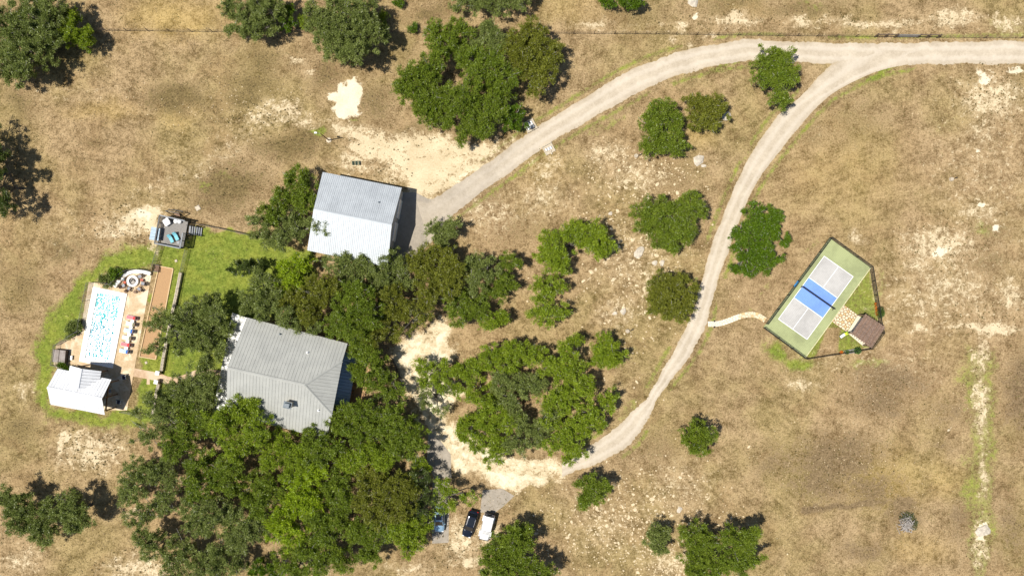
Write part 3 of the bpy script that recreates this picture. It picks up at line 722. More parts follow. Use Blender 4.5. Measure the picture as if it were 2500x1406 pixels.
grove('A', 5.5, [(890, 1345, 30), (912, 1362, 20)], "small outlying oak at the grove's south-east corner", 1.0)
# --- open grove inside the drive loop
def og(tone, hgt, lobes, label, dens=.9, **k): tree('oak', 'C' if tone == 'A' else tone, hgt, lobes, label, dens * 1.1, G_E, open_=k.pop('open_', .4) * .7, **k)
og('A', 5.5, [(1200, 872, 36), (1248, 858, 36), (1288, 870, 32), (1160, 900, 30), (1240, 890, 26)], "ragged green oak on the north side of the open grove")
og('A', 5.2, [(1035, 895, 26), (1090, 895, 24), (1070, 930, 30), (1120, 905, 26), (1036, 928, 22)], "thin oak at the north-west tip of the open grove")
og('B', 5.2, [(1040, 975, 26), (1070, 1005, 22), (1030, 945, 18), (1100, 950, 22)], "sparse oak leaning over the gravel yard", .7, open_=.6)
og('B', 5.8, [(1230, 925, 36), (1275, 945, 40), (1240, 978, 30), (1315, 935, 30)], "grey-green oak in the middle of the open grove")
og('A', 5.4, [(1165, 960, 30), (1185, 995, 30), (1205, 950, 22)], "green oak on the yard side of the open grove")
og('C', 5.8, [(1378, 862, 30), (1412, 838, 20), (1358, 890, 24), (1398, 915, 38), (1432, 945, 32)], "yellow-green oak on the east side of the open grove", 1.0, open_=.2)
og('C', 5, [(1478, 848, 36), (1500, 875, 30), (1462, 875, 22)], "compact bright oak at the north-east tip of the open grove", 1.1, open_=.05)
og('A', 5.6, [(1340, 995, 36), (1385, 985, 36), (1360, 960, 28)], "green oak right of the middle of the open grove", .95)
og('A', 5.2, [(1438, 1010, 34), (1480, 985, 24), (1498, 968, 18), (1460, 1040, 22)], "green oak nearest the bend of the drive", .95, open_=.3)
og('A', 5.4, [(1150, 1038, 36), (1195, 1045, 36), (1120, 1045, 22)], "green oak on the south-west side of the open grove")
og('B', 5.2, [(1268, 1035, 34), (1305, 1065, 36), (1255, 1082, 30)], "grey-green oak on the south side of the open grove")
og('C', 5.2, [(1375, 1055, 36), (1420, 1048, 32), (1392, 1095, 26), (1345, 1085, 24)], "bright oak on the south side of the open grove by the drive", .95, open_=.3)
og('C', 4.8, [(1212, 1112, 28), (1190, 1128, 16), (1230, 1090, 20)], "bright sparse oak hanging over the pale yard", .75, open_=.5)
og('C', 4.6, [(1395, 1120, 20), (1418, 1105, 16)], "small bright oak at the drive's end of the open grove", .8, open_=.4)
og('C', 5.4, [(1330, 900, 26), (1320, 860, 18)], "narrow bright oak in the gap on the north side of the open grove")
og('A', 5.2, [(1225, 1010, 30), (1250, 1035, 26), (1200, 985, 22)], "bright oak in the centre of the open grove over bare soil")
og('B', 5.2, [(1330, 1040, 28), (1345, 1010, 22)], "grey-green oak right of the centre of the open grove")
og('A', 5.2, [(1165, 1085, 26), (1200, 1085, 24), (1130, 1070, 18)], "bright oak on the open grove's edge above the pale yard", .8)
og('A', 5.4, [(1140, 925, 26), (1115, 955, 20)], "bright oak at the yard's corner of the open grove", .8)
# --- lone trees of the lower right
tree('oak', 'A', 5, [(1436, 1196, 32), (1460, 1188, 32), (1440, 1220, 26)], "lone green oak below the end of the drive", 1.1)
tree('juniper', 'A', 5.2, [(1698, 1056, 30), (1720, 1062, 30), (1694, 1080, 30), (1714, 1086, 26)], "lone dark juniper in the field below the court", 1.2)
tree('oak', 'B', 4.6, [(1598, 1308, 28), (1612, 1330, 26), (1622, 1300, 20)], "lone grey-green oak left of the three dark oaks", 1.1)
tree('oak', 'A', 5.8, [(1695, 1315, 38), (1725, 1330, 30)], "dark oak at the bottom, upper left of three", 1.15)
tree('oak', 'A', 5.8, [(1700, 1370, 36), (1745, 1385, 36), (1700, 1400, 30)], "dark oak at the bottom edge, lower left of three", 1.15)
tree('oak', 'A', 6.4, [(1795, 1330, 42), (1830, 1360, 36), (1830, 1310, 28), (1800, 1385, 36)], "dark oak at the bottom, rightmost of three", 1.15)
tree('oak', 'A', 6.3, [(1218, 1342, 40), (1252, 1312, 38), (1204, 1384, 38), (1248, 1362, 38), (1280, 1300, 24), (1278, 1340, 26)], "deep green oak next to the white car", 1.1)
tree('oak', 'A', 7, [(1230, 1402, 34), (1310, 1400, 30), (1270, 1412, 32), (1340, 1404, 24), (1292, 1378, 22)], "green oak at the bottom edge behind the one by the white car", 1.0, open_=.2)
tree('oak', 'B', 6.5, [(45, 1235, 40), (85, 1270, 42), (35, 1275, 34), (100, 1300, 38), (15, 1215, 26), (120, 1245, 30)], "grey-green oak at the left edge of the lower field", 1.05)
tree('oak', 'B', 6.8, [(170, 1230, 34), (195, 1262, 36), (165, 1275, 30)], "grey-green oak between the lower field and the south grove", 1.0)
tree('oak', 'C', 5.2, [(1082, 1192, 28), (1075, 1240, 24), (1108, 1230, 14), (1142, 1212, 20)], "thin bright tree leaning over the pale blue car", .95, open_=.35)
# --- garden shrubs
tree('bush', 'B', 1.5, [(264, 688, 14), (250, 680, 9)], "low grey shrub on the fence north of the pool", cat="shrub")
tree('bush', 'J', 2, [(284, 672, 13), (276, 664, 8)], "dark green shrub beside the curved seat wall", cat="shrub")
tree('bush', 'B', 1.6, [(180, 800, 14), (170, 812, 10), (188, 792, 9)], "rounded grey-green shrub outside the west pool fence", cat="shrub")
tree('bush', 'J', 1.4, [(150, 897, 12), (162, 902, 7)], "dark shrub between the hot tub and the pool house", cat="shrub")
# ================================================================ BUILDINGS
def metal(name, c, rough, metallic, var=.06):
    t = NT(name)
    n1 = t.noise(0.5, 4, .6); n2 = t.noise(5, 3, .6)
    f = t.remap(t.math('ADD', t.math('MULTIPLY', n1, .7), t.math('MULTIPLY', n2, .3)), .35, .65)
    t.col(t.mix(f, tuple(x * (1 - var) for x in c), tuple(min(1, x * (1 + var)) for x in c)))
    t.set(rough=t.remap(n1, .3, .7, rough * .9, rough * 1.1), metal=metallic, spec=.5)
    return t.m
M_GALV = metal("galvanised_roof_metal", (.49, .52, .54), .54, .28)
M_HROOF = metal("weathered_grey_roof_metal", (.40, .40, .365), .6, .15)
M_HROOF2 = metal("sunlit_pale_roof_metal", (.60, .60, .57), .55, .25)  # house roof metal lightened to carry the sun on the west porch
M_BLUEROOF = metal("blue_grey_and_shaded_roof_metal", (.30, .38, .45), .45, .35)  # lean-to's own colour; on the east porch it is painted-in shade
M_DARKIN = mat("dark_roof_underlay", (.10, .10, .10), .9, bump=0)
M_STUCCO = mat("cream_stucco_wall", (.56, .48, .36), .9, var=.12, scale=1.2)
M_SIDING = mat("grey_metal_siding", (.36, .37, .37), .6, var=.1, scale=1.0)
M_TRIM = mat("grey_trim", (.30, .31, .31), .6, var=.1)
M_GLASS = mat("dark_window_glass", (.02, .03, .04), .08, var=.2, bump=0, spec=.8)
M_WHITE = mat("white_paint", (.80, .79, .76), .55, var=.06, bump=.05)
M_TIMBER = mat("brown_timber", (.17, .095, .05), .75, var=.35, scale=4, bump=.3)
M_STONE = mat("pale_limestone", (.56, .475, .35), .9, var=.22, scale=3, bump=.5)
M_BLACK = mat("black_metal", (.016, .017, .018), .5, var=.3, bump=0)
M_CAPM = mat("dark_chimney_cap", (.11, .14, .16), .5, var=.2)

def clip_half(poly, a, b, c):
    """keep a*u+b*v <= c"""
    out = []
    n = len(poly)
    for i in range(n):
        p, q = poly[i], poly[(i + 1) % n]
        dp = a * p[0] + b * p[1] - c; dq = a * q[0] + b * q[1] - c
        if dp <= 0: out.append(p)
        if (dp < 0 < dq) or (dq < 0 < dp):
            t = dp / (dp - dq); out.append((p[0] + (q[0] - p[0]) * t, p[1] + (q[1] - p[1]) * t))
    return out

def roof_slope(roof, poly, u_dir, pw, m, ribs=1, rw=.07, rh=.06, gap=.025, th=.025, lift=.02):
    """cover the plane polygon with separate ribbed metal panels pw wide laid along u_dir"""
    poly = [Vector(p) for p in poly]
    O = poly[0]
    n = (poly[1] - poly[0]).cross(poly[2] - poly[0]).normalized()
    if n.z < 0: n = -n
    U = Vector(u_dir); U = (U - n * U.dot(n)).normalized(); V = n.cross(U)
    uv = [((p - O).dot(U), (p - O).dot(V)) for p in poly]
    W = lambda u, v, h: O + U * u + V * v + n * h
    mb = MB(); k = len(poly)
    pts = [W(u, v, lift - .05) for u, v in uv] + [W(u, v, lift - .006) for u, v in uv]
    mb.add(pts, [tuple(range(k)), tuple(range(k, 2 * k))] + [(i, (i + 1) % k, k + (i + 1) % k, k + i) for i in range(k)])
    mb.build("roof_deck", M_DARKIN, roof)
    u0 = min(q[0] for q in uv); u1 = max(q[0] for q in uv)
    N = max(1, round((u1 - u0) / pw)); pw = (u1 - u0) / N
    for i in range(N):
        a, b = u0 + i * pw, u0 + (i + 1) * pw - gap
        c = clip_half(clip_half(uv, -1, 0, -a), 1, 0, b)
        if len(c) < 3: continue
        mb = MB(); k = len(c)
        pts = [W(u, v, lift) for u, v in c] + [W(u, v, lift + th) for u, v in c]
        mb.add(pts, [tuple(range(k)), tuple(range(k, 2 * k))] + [(j, (j + 1) % k, k + (j + 1) % k, k + j) for j in range(k)])
        for r in range(ribs):
            ur = a + rw * .5 + (b - a) * r / ribs
            hits = []
            for j in range(k):
                p, q = c[j], c[(j + 1) % k]
                if (p[0] - ur) * (q[0] - ur) < 0:
                    hits.append(p[1] + (q[1] - p[1]) * (ur - p[0]) / (q[0] - p[0]))
            if len(hits) == 2:
                v0, v1 = min(hits) + .02, max(hits) - .02
                if v1 - v0 < .2: continue
                A = [(ur - rw / 2, th), (ur - rw * .28, th + rh), (ur + rw * .28, th + rh), (ur + rw / 2, th)]
                pts = [W(x, v0, lift + y) for x, y in A] + [W(x, v1, lift + y) for x, y in A]
                mb.add(pts, [(0, 1, 5, 4), (1, 2, 6, 5), (2, 3, 7, 6), (0, 3, 2, 1), (4, 5, 6, 7)])
        mb.build("roof_panel", m, roof)

def cap(parent, a, b, m, w=.34, name="ridge_cap"):
    a = Vector(a) + Vector((0, 0, .10)); b = Vector(b) + Vector((0, 0, .10))
    mb = MB(); d = (b - a).normalized(); sd = d.cross(Vector((0, 0, 1))).normalized()
    pts = []
    for p in (a, b):
        pts += [p + sd * w / 2 - Vector((0, 0, .07)), p + Vector((0, 0, .03)), p - sd * w / 2 - Vector((0, 0, .07)), p - Vector((0, 0, .06))]
    mb.add(pts, [(0, 1, 5, 4), (1, 2, 6, 5), (2, 3, 7, 6), (3, 0, 4, 7), (0, 3, 2, 1), (4, 5, 6, 7)])
    return mb.build(name, m, parent)

def lerp(a, b, t): return a + (b - a) * t
def flat(v, z): return Vector((v.x, v.y, z))
def wall_panel(parent, a, b, top, m, inward, thick=.18, name="wall", z0=-.05):
    """upright wall from a to b; top: list of (fraction, z) profile"""
    d = Vector((b.x - a.x, b.y - a.y, 0)); n = Vector((inward.x, inward.y, 0)).normalized() * thick
    prof = [(0, z0), (1, z0)] + [(t, z) for t, z in reversed(top)]
    mb = MB(); k = len(prof)
    o = [Vector((a.x, a.y, 0)) + d * t + Vector((0, 0, z)) for t, z in prof]
    mb.add(o + [p + n for p in o], [tuple(range(k)), tuple(range(2 * k - 1, k - 1, -1))] + [(i, (i + 1) % k, k + (i + 1) % k, k + i) for i in range(k)])
    return mb.build(name, m, parent)
def window(wall, a, b, t, z0, z1, w, outward, m_frame=None):
    """window set into wall a-b at fraction t; frame proud of the wall, pane inside"""
    d = (Vector((b.x - a.x, b.y - a.y, 0))).normalized(); L = (Vector((b.x - a.x, b.y - a.y, 0))).length
    c = Vector((a.x, a.y, 0)) + d * (L * t); o = Vector((outward.x, outward.y, 0)).normalized()
    mb = MB(); fr = .09
    for s in (-1, 1): mb.bar(c + d * (s * w / 2) + o * .03 + Vector((0, 0, z0)), c + d * (s * w / 2) + o * .03 + Vector((0, 0, z1)), fr, .1, up=o)
    for z in (z0, z1): mb.bar(c - d * (w / 2 + fr / 2) + o * .03 + Vector((0, 0, z)), c + d * (w / 2 + fr / 2) + o * .03 + Vector((0, 0, z)), .1, fr)
    f = mb.build("window", m_frame or M_WHITE, wall)
    mb = MB(); mb.bar(c - d * w / 2 + o * .012 + Vector((0, 0, (z0 + z1) / 2)), c + d * w / 2 + o * .012 + Vector((0, 0, (z0 + z1) / 2)), .03, z1 - z0 - fr)
    mb.build("pane", M_GLASS, f)
    return f

# ---------------------------------------------------------------- barn / garage
bar_ = thing("barn", P(868, 530, 0), "white and grey metal roofed barn beside the bare yard", "barn")
He, Hr = 4.2, 6.5
gRW, gRE = P(766, 511, Hr), P(956.5, 549, Hr)
gNW, gNE = P(788, 420.5, He), P(981, 459, He)
gSW, gSE = P(750.5, 611, He), P(946.5, 652, He)
roof = tag(MB().bar(lerp(gRW, gRE, .03) - Vector((0, 0, .35)), lerp(gRW, gRE, .97) - Vector((0, 0, .35)), .2, .25).build("roof", M_TIMBER, bar_))
u_g = gRE - gRW
roof_slope(roof, [gRW, gRE, gNE, gNW], u_g, .93, M_GALV, ribs=3, rw=.08, rh=.045, gap=.010)
roof_slope(roof, [gRW, gRE, gSE, gSW], u_g, .93, M_GALV, ribs=3, rw=.08, rh=.045, gap=.010)
cap(roof, gRW, gRE, M_GALV, .5)
MB().lathe(hit(925, 494.5, (gRW, gRE, gNE)), [(.09, -.1), (.09, .3), (.14, .3), (.14, .36), (0, .38)], 10).build("roof_vent", M_CAPM, roof)
cen = (gNW + gNE + gSE + gSW) / 4
def inset(p, k=.955): return Vector((cen.x + (p.x - cen.x) * k, cen.y + (p.y - cen.y) * k, 0))
a, b, c, d = [inset(p) for p in (gNW, gNE, gSE, gSW)]
wz = He - .02
wall_panel(bar_, a, b, [(0, wz), (1, wz)], M_SIDING, cen - (a + b) / 2)
wall_panel(bar_, d, c, [(0, wz), (1, wz)], M_SIDING, cen - (c + d) / 2)
we = wall_panel(bar_, b, c, [(0, wz), (.5, Hr - .2), (1, wz)], M_SIDING, cen - (b + c) / 2)
wall_panel(bar_, a, d, [(0, wz), (.5, Hr - .2), (1, wz)], M_SIDING, cen - (a + d) / 2)
out = (b + c) / 2 - cen
for t in (.24, .55):                     # two roll-up doors in the east gable
    e = (c - b).normalized(); o = out.normalized(); q = lerp(b, c, t)
    dr = MB().bar(q - e * 1.6 + o * .03 + Vector((0, 0, 1.5)), q + e * 1.6 + o * .03 + Vector((0, 0, 1.5)), .08, 3.0).build("garage_door", M_WHITE, bar_)
    for k in range(4):
        MB().bar(q - e * 1.58 + o * .085 + Vector((0, 0, .38 + .75 * k)), q + e * 1.58 + o * .085 + Vector((0, 0, .38 + .75 * k)), .03, .68).build("door_panel", M_WHITE, dr)
window(we, b, c, .84, 1.0, 2.2, .9, out)

# ---------------------------------------------------------------- house
house = thing("house", P(690, 905, 0), "two-storey house with a big weathered grey metal roof among the oaks", "house")
Hr, He = 8.8, 5.0
hRW, hRE = P(555, 898, Hr), P(744.6, 939.5, Hr)
hNW = P(603, 775, He); plN = (hRW, hRE, hNW)
hSW = P(553.5, 1007.4, He); plS = (hRW, hRE, hSW)
hNE = hit(848.6, 838.6, plN); hE1 = hit(836, 881, plN)
hSE = hit(797, 1072, plS); hE2 = hit(810.5, 1012, plS)
roof = MB().bar(lerp(hRW, hRE, .04) - Vector((0, 0, .4)), lerp(hRW, hRE, .96) - Vector((0, 0, .4)), .2, .25).build("roof", M_TIMBER, house)
u_h = hRE - hRW
roof_slope(roof, [hRW, hRE, hE1, hNE, hNW], u_h, .535, M_HROOF, ribs=1, rw=.06, rh=.035, gap=.008)
roof_slope(roof, [hRW, hRE, hE2, hSE, hSW], u_h, .535, M_HROOF, ribs=1, rw=.06, rh=.035, gap=.008)
roof_slope(roof, [hRE, hE1, hE2], hE2 - hE1, .55, M_HROOF, ribs=1, rw=.06, rh=.035, gap=.008)
cap(roof, hRW, hRE, M_HROOF, .45); cap(roof, hRE, hE1, M_HROOF, .36); cap(roof, hRE, hE2, M_HROOF, .36)
for (px, py, pl, r, m) in ((751, 861, plN, .13, M_WHITE), (778, 1001, plS, .12, M_WHITE), (684, 816, plN, .10, M_CAPM)):
    MB().lathe(hit(px, py, pl), [(r * 2.2, .02), (r * 1.3, .12), (r * .8, .12), (r * .8, .5), (0, .5)], 10).build("vent_pipe", m, roof)
ch = hit(709, 985, plS)
ang = math.atan2(u_h.y, u_h.x)
chim = MB().box((ch.x, ch.y, ch.z + .45), (1.05, .85, 1.9), ang).build("chimney", M_STONE, roof)
mb = MB().box((ch.x, ch.y, ch.z + 1.46), (1.35, 1.1, .1), ang, bev=.03).box((ch.x, ch.y, ch.z + 1.72), (.9, .75, .34), ang, bev=.08)
mb.build("chimney_cap", M_CAPM, chim)
# walls
cen = (hNW + hNE + hSE + hSW) / 4
a, b, c, d = [inset(p, .945) for p in (hNW, hNE, hSE, hSW)]
zW = hNW.z - .05
wn_ = wall_panel(house, a, b, [(0, zW), (1, hNE.z - .05)], M_STUCCO, cen - (a + b) / 2)
ws_ = wall_panel(house, d, c, [(0, zW), (1, hSE.z - .05)], M_STUCCO, cen - (c + d) / 2)
ww_ = wall_panel(house, a, d, [(0, zW), (.5, Hr - .35), (1, zW)], M_STUCCO, cen - (a + d) / 2)
t1 = (hE1 - hNE).length / (hSE - hNE).length; t2 = (hE2 - hNE).length / (hSE - hNE).length
we_ = wall_panel(house, b, c, [(0, hNE.z - .1), (t1, hE1.z - .15), (t2, hE2.z - .15), (1, hSE.z - .1)], M_STUCCO, cen - (b + c) / 2)
oE = (b + c) / 2 - cen
for t in (.27, .42, .58, .73): window(we_, b, c, t, 4.0, 5.2, .95, oE)
for t in (.25, .5, .75): window(we_, b, c, t, .9, 2.1, 1.0, oE)
for t in (.3, .5, .7): window(ww_, a, d, t, 4.1, 5.2, .9, -oE)
for t in (.2, .4, .6, .8): window(wn_, a, b, t, 2.2, 3.5, 1.0, a - d); window(ws_, d, c, t, 2.2, 3.5, 1.0, d - a)
# west porch roof, its sun-facing brightness put into a paler metal colour
pw_o1, pw_o2 = P(567, 763, 2.9), P(519, 1008, 2.9)
pw_i1, pw_i2 = flat(lerp(a, d, -.01), 3.75), flat(lerp(a, d, 1.0), 3.75)
pr = MB().bar(pw_i1 - Vector((0, 0, .12)), pw_i2 - Vector((0, 0, .12)), .08, .12).build("porch_roof", M_TIMBER, house)
roof_slope(pr, [pw_i1, pw_i2, pw_o2, pw_o1], pw_i2 - pw_i1, .55, M_HROOF2, ribs=1, rw=.075, rh=.06, gap=.03)
for t in (.03, .27, .5, .73, .97):
    q = lerp(pw_o1, pw_o2, t) * 1.0; q = lerp(q, lerp(pw_i1, pw_i2, t), .08)
    MB().box((q.x, q.y, 1.4), (.16, .16, 2.8), ang).build("porch_post", M_TIMBER, house)
# east porch roof (blue of the house's shade is put into its colour)
pe_o1, pe_o2 = P(873, 868, 2.8), P(848, 1010, 2.8)
pe_i1, pe_i2 = flat(lerp(b, c, .08), 3.6), flat(lerp(b, c, .80), 3.6)
pr = MB().bar(pe_i1 - Vector((0, 0, .12)), pe_i2 - Vector((0, 0, .12)), .08, .12).build("porch_roof", M_TIMBER, house)
roof_slope(pr, [pe_i1, pe_i2, pe_o2, pe_o1], pe_i2 - pe_i1, .55, M_BLUEROOF, ribs=1, rw=.075, rh=.06, gap=.03)
for t in (.03, .35, .65, .97):
    q = lerp(lerp(pe_o1, pe_o2, t), lerp(pe_i1, pe_i2, t), .08)
    MB().box((q.x, q.y, 1.4), (.16, .16, 2.8), ang).build("porch_post", M_TIMBER, house)
M_TERRA = mat("orange_brown_paving", (.46, .27, .135), .85, var=.2, scale=1.5, bump=.2)
slab("east_terrace", [(848, 862), (908, 872), (886, 1004), (828, 1010)], -.1, .06, M_TERRA)

# ---------------------------------------------------------------- pool house
ph = thing("pool_house", P(205, 950, 0), "white metal roofed open pool house at the foot of the pool", "pool house")
Hr, He = 5.0, 3.1
pRW, pRE = P(115.2, 946, Hr), P(249.6, 973.3, Hr)
pNW, pNE = P(140.8, 899.7, He), P(272, 926.4, He)
pSW, pSE = P(123.7, 986, He), P(256, 1012, He)
roof = MB().bar(lerp(pRW, pRE, .04) - Vector((0, 0, .3)), lerp(pRW, pRE, .96) - Vector((0, 0, .3)), .15, .2).build("roof", M_TIMBER, ph)
M_PROOF = metal("white_roof_metal", (.88, .88, .88), .58, .32)
u_p = pRE - pRW
roof_slope(roof, [pRW, pRE, pNE, pNW], u_p, .50, M_PROOF, ribs=1, rw=.06, rh=.04, gap=.015)
roof_slope(roof, [pRW, pRE, pSE, pSW], u_p, .50, M_PROOF, ribs=1, rw=.06, rh=.04, gap=.015)
cN = P(198.4, 899.7, 5.0); cB = P(188.8, 953, 5.0) ; cB.z = cN.z
cL = P(171.7, 892.3, 3.35); cR = P(247.5, 906, 3.35)
bk = cB - cN
roof_slope(roof, [cN, cB, cL + bk * .86, cL], bk, .50, M_PROOF, ribs=1, rw=.07, rh=.05, gap=.03, lift=.03)
roof_slope(roof, [cN, cB, cR + bk * .86, cR], bk, .50, M_PROOF, ribs=1, rw=.07, rh=.05, gap=.03, lift=.03)
cap(roof, pRW, pRE, M_PROOF, .4); cap(roof, cN, lerp(cN, cB, .9), M_PROOF, .36)
def post(parent, v, h, w=.2, name="post", m=None):
    MB().box((v.x, v.y, h / 2), (w, w, h), .2).build(name, m or M_TIMBER, parent)
posts = [P(212, 891.5), P(263, 904), P(290, 928), P(283.5, 994), P(286.5, 962)]
for q, h in zip(posts, (3.4, 3.4, 3.0, 3.0, 3.9)): post(ph, q, h)
z1 = Vector((0, 0, 3.05))
for i, j in ((0, 1), (2, 4), (4, 3)):
    MB().bar(flat(posts[i], 3.05), flat(posts[j], 3.05), .16, .24).build("beam", M_TIMBER, ph)
wa, wb, wc, wd = [flat(p, 0) for p in (P(168, 905), P(150, 980), P(215, 992), P(232, 922))]
cc_ = (wa + wb + wc + wd) / 4
for p, q in ((wa, wb), (wb, wc), (wc, wd), (wd, wa)):
    wl = wall_panel(ph, p, q, [(0, 3.1), (1, 3.1)], M_STUCCO, cc_ - (p + q) / 2)
    window(wl, p, q, .5, .9, 2.1, 1.2, (p + q) / 2 - cc_)
# ================================================================ POOL, TERRACE, GARDEN
def paving(name, c0, c1, pale):
    t = NT(name)
    n1 = t.noise(0.28, 5, .62, dist=.5); n2 = t.noise(1.6, 4, .6); n3 = t.noise(6, 3, .6)
    f = t.remap(t.math('ADD', t.math('MULTIPLY', n2, .6), t.math('MULTIPLY', n3, .4)), .35, .65)
    c = t.mix(f, c0, c1)
    c = t.mix(t.remap(n1, .49, .60, 0, .8), c, pale)
    t.col(c); t.set(rough=.85, spec=.3); t.bump(n3, .25, .01)
    return t.m
M_PATIO = paving("buff_stamped_concrete", (.46, .33, .185), (.60, .45, .28), (.74, .64, .47))
slab("pool_terrace", PATIO, -.1, .035, M_PATIO)
M_PATH = paving("tan_brick_path", (.42, .285, .17), (.56, .40, .26), (.60, .47, .33))
def strip_path(name, pts, w, z, m, n=40):
    a = resample(pts, n); k = []
    for i in range(n):
        d = a[min(i + 1, n - 1)] - a[max(i - 1, 0)]; d = d / np.hypot(*d)
        k.append((a[i] + np.array([-d[1], d[0]]) * w / 2, a[i] - np.array([-d[1], d[0]]) * w / 2))
    mb = MB()
    for i in range(n):
        for q in k[i]:
            v = P(*q); mb.v += [(v.x, v.y, -.08), (v.x, v.y, z)]
    for i in range(n - 1):
        j = i * 4; mb.f += [(j + 1, j + 3, j + 7, j + 5), (j, j + 1, j + 5, j + 4), (j + 3, j + 2, j + 6, j + 7)]
    return struct(name, mb, m)
strip_path("garden_path", [(308, 905), (345, 912), (385, 920), (410, 929), (435, 929), (460, 921), (490, 910), (520, 912), (545, 915)], 20, .028, M_PATH)
slab("stepping_pad", [(359, 924), (366, 924), (366, 938), (358, 938)], -.05, .04, M_PATH)

# --- swimming pool
pool = thing("swimming_pool", P(255, 800), "long swimming pool with white coping and glinting teal water", "swimming pool")
co_ = [(228.3, 699.7), (311.5, 716.8), (276.3, 898.7), (194, 881.6)]
wa_ = [(239, 714.7), (296, 725), (265.6, 882.7), (209, 872)]
M_COPING = mat("white_pool_coping", (.82, .80, .75), .7, var=.05, scale=1, bump=.05)
oc = [P(*p) for p in co_]; ic = [P(*p) for p in wa_]
for i in range(4):
    j = (i + 1) % 4
    L = (oc[j] - oc[i]).length; n = max(3, int(L / 1.5))
    for k in range(n):
        t0, t1 = k / n + .002, (k + 1) / n - .002
        MB().prism([lerp(oc[i], oc[j], t0), lerp(oc[i], oc[j], t1), lerp(ic[i], ic[j], t1), lerp(ic[i], ic[j], t0)], -.1, .17).build("coping_stone", M_COPING, pool)
def water_mat():
    t = NT("pool_water")
    n = t.noise(.16, 2, .5)
    t.col(t.mix(t.remap(n, .42, .6), (.004, .20, .27), (.008, .34, .36)))
    t.set(rough=.14, spec=1.0); t.bsdf.inputs["IOR"].default_value = 1.33
    w1 = t.noise(1.1, 3, .6, dist=.8); w2 = t.noise(3.4, 2, .5, dist=.5)
    h = t.math('ADD', t.math('MULTIPLY', w1, 1.0), t.math('MULTIPLY', w2, .35))
    y = t.new("ShaderNodeSeparateXYZ"); t.put(y.inputs[0], t.pos())
    lull = t.remap(t.math('ADD', y.outputs[1], t.math('MULTIPLY', t.math('SUBTRACT', n, .5), 14.0)), -5.5, -1.0, 1.0, .45)
    t.bump(t.math('MULTIPLY', h, lull), .5, .16)
    return t.m
mb = MB(); mb.prism(ic, -.9, .075)
mb.build("water", water_mat(), pool)
M_TILE = mat("dark_blue_waterline_tile", (.03, .10, .17), .3, var=.3)
for i in range(4):
    a, b = ic[i], ic[(i + 1) % 4]
    MB().bar(flat(a, .10), flat(b, .10), .03, .12).build("waterline_tile", M_TILE, pool)
# --- fire pit
fp = thing("fire_pit", P(326.4, 686.2), "round white stone fire pit with burnt logs inside", "fire pit")
c0 = P(326.4, 686.2)
for k in range(14):
    t0, t1 = 2 * math.pi * k / 14 + .012, 2 * math.pi * (k + 1) / 14 - .012
    f = lambda r, t: (c0.x + r * math.cos(t), c0.y + r * math.sin(t))
    MB().prism([f(.62, t0), f(1.0, t0), f(1.0, (t0 + t1) / 2), f(1.0, t1), f(.62, t1), f(.62, (t0 + t1) / 2)], 0, .44).build("rim_stone", M_COPING, fp)
MB().lathe((c0.x, c0.y, 0), [(.63, .03), (.63, .12), (.4, .15), (0, .17)], 14).build("ash_bed", mat("grey_ash", (.36, .33, .29), .95), fp)
rn = random.Random(4)
M_CHAR = mat("charred_log", (.05, .045, .04), .9)
for k in range(6):
    t = rn.uniform(0, 6.28); q = Vector((c0.x + .25 * math.cos(t), c0.y + .25 * math.sin(t), .22))
    e = Vector((math.cos(t + 1.7), math.sin(t + 1.7), .1)) * .3
    MB().tube([q - e, q + e], [.06, .05], 6).build("log", M_CHAR, fp)
# --- curved seat wall
sw = thing("seat_wall", P(325, 662), "curved white stone seat wall around the fire pit terrace", "seat wall")
arc = resample([(279, 698), (287, 688), (296, 677), (308, 667), (320, 661.5), (333, 659), (346, 659.3), (358, 661), (372, 665)], 17)
for i in range(16):
    p, q = arc[i], arc[i + 1]; d = (q - p) / np.hypot(*(q - p)); nrm = np.array([-d[1], d[0]])
    qd = [p + d * .3, q - d * .3, q - d * .3 + nrm * 8, p + d * .3 + nrm * 8]
    MB().prism([P(*x) for x in qd], 0, .5).build("wall_stone", M_COPING, sw)
# --- small furniture, local builders
M_GREYCUSH = mat("grey_cushion", (.28, .30, .33), .85)
M_BROWNW = mat("brown_wood_slats", (.20, .115, .07), .7)
M_RED = mat("red_fabric", (.52, .035, .045), .8, var=.12)
M_PINK = mat("faded_red_fabric", (.62, .20, .21), .8, var=.12)
M_BLUE = mat("blue_fabric", (.035, .13, .42), .8, var=.12)
M_LBLUE = mat("pale_blue_fabric", (.48, .66, .82), .8, var=.1)
M_CREAM = mat("cream_fabric", (.74, .70, .60), .8, var=.08)
M_OLIVE = mat("olive_fabric", (.16, .16, .10), .8, var=.12)
M_TEAL = mat("teal_fabric", (.20, .52, .60), .8, var=.12)
M_REDPOT = mat("terracotta_red", (.48, .11, .06), .7)
M_GREYFR = mat("grey_frame", (.22, .23, .24), .5)
def slanted(mb, x0, z0, x1, z1, w, th):
    return mb.bar((x0, 0, z0), (x1, 0, z1), w, th)
def adirondack(loc, rz, label, group):
    t = thing("patio_chair", loc, label, "chair", group, rz)
    slanted(MB(), .34, .40, -.22, .30, .54, .07).build("seat", M_GREYCUSH, t, local=True)
    for k in range(3): MB().bar((-.2, (k - 1) * .19, .30), (-.52, (k - 1) * .20, .95), .165, .04).build("back_slat", M_BROWNW, t, local=True)
    for s in (-1, 1):
        MB().box((.02, s * .33, .56), (.72, .11, .035)).build("arm", M_BROWNW, t, local=True)
        MB().box((.34, s * .30, .27), (.09, .05, .54)).build("leg", M_BROWNW, t, local=True)
        MB().bar((-.30, s * .30, .55), (-.42, s * .30, 0), .08, .05).build("leg", M_BROWNW, t, local=True)
    return t
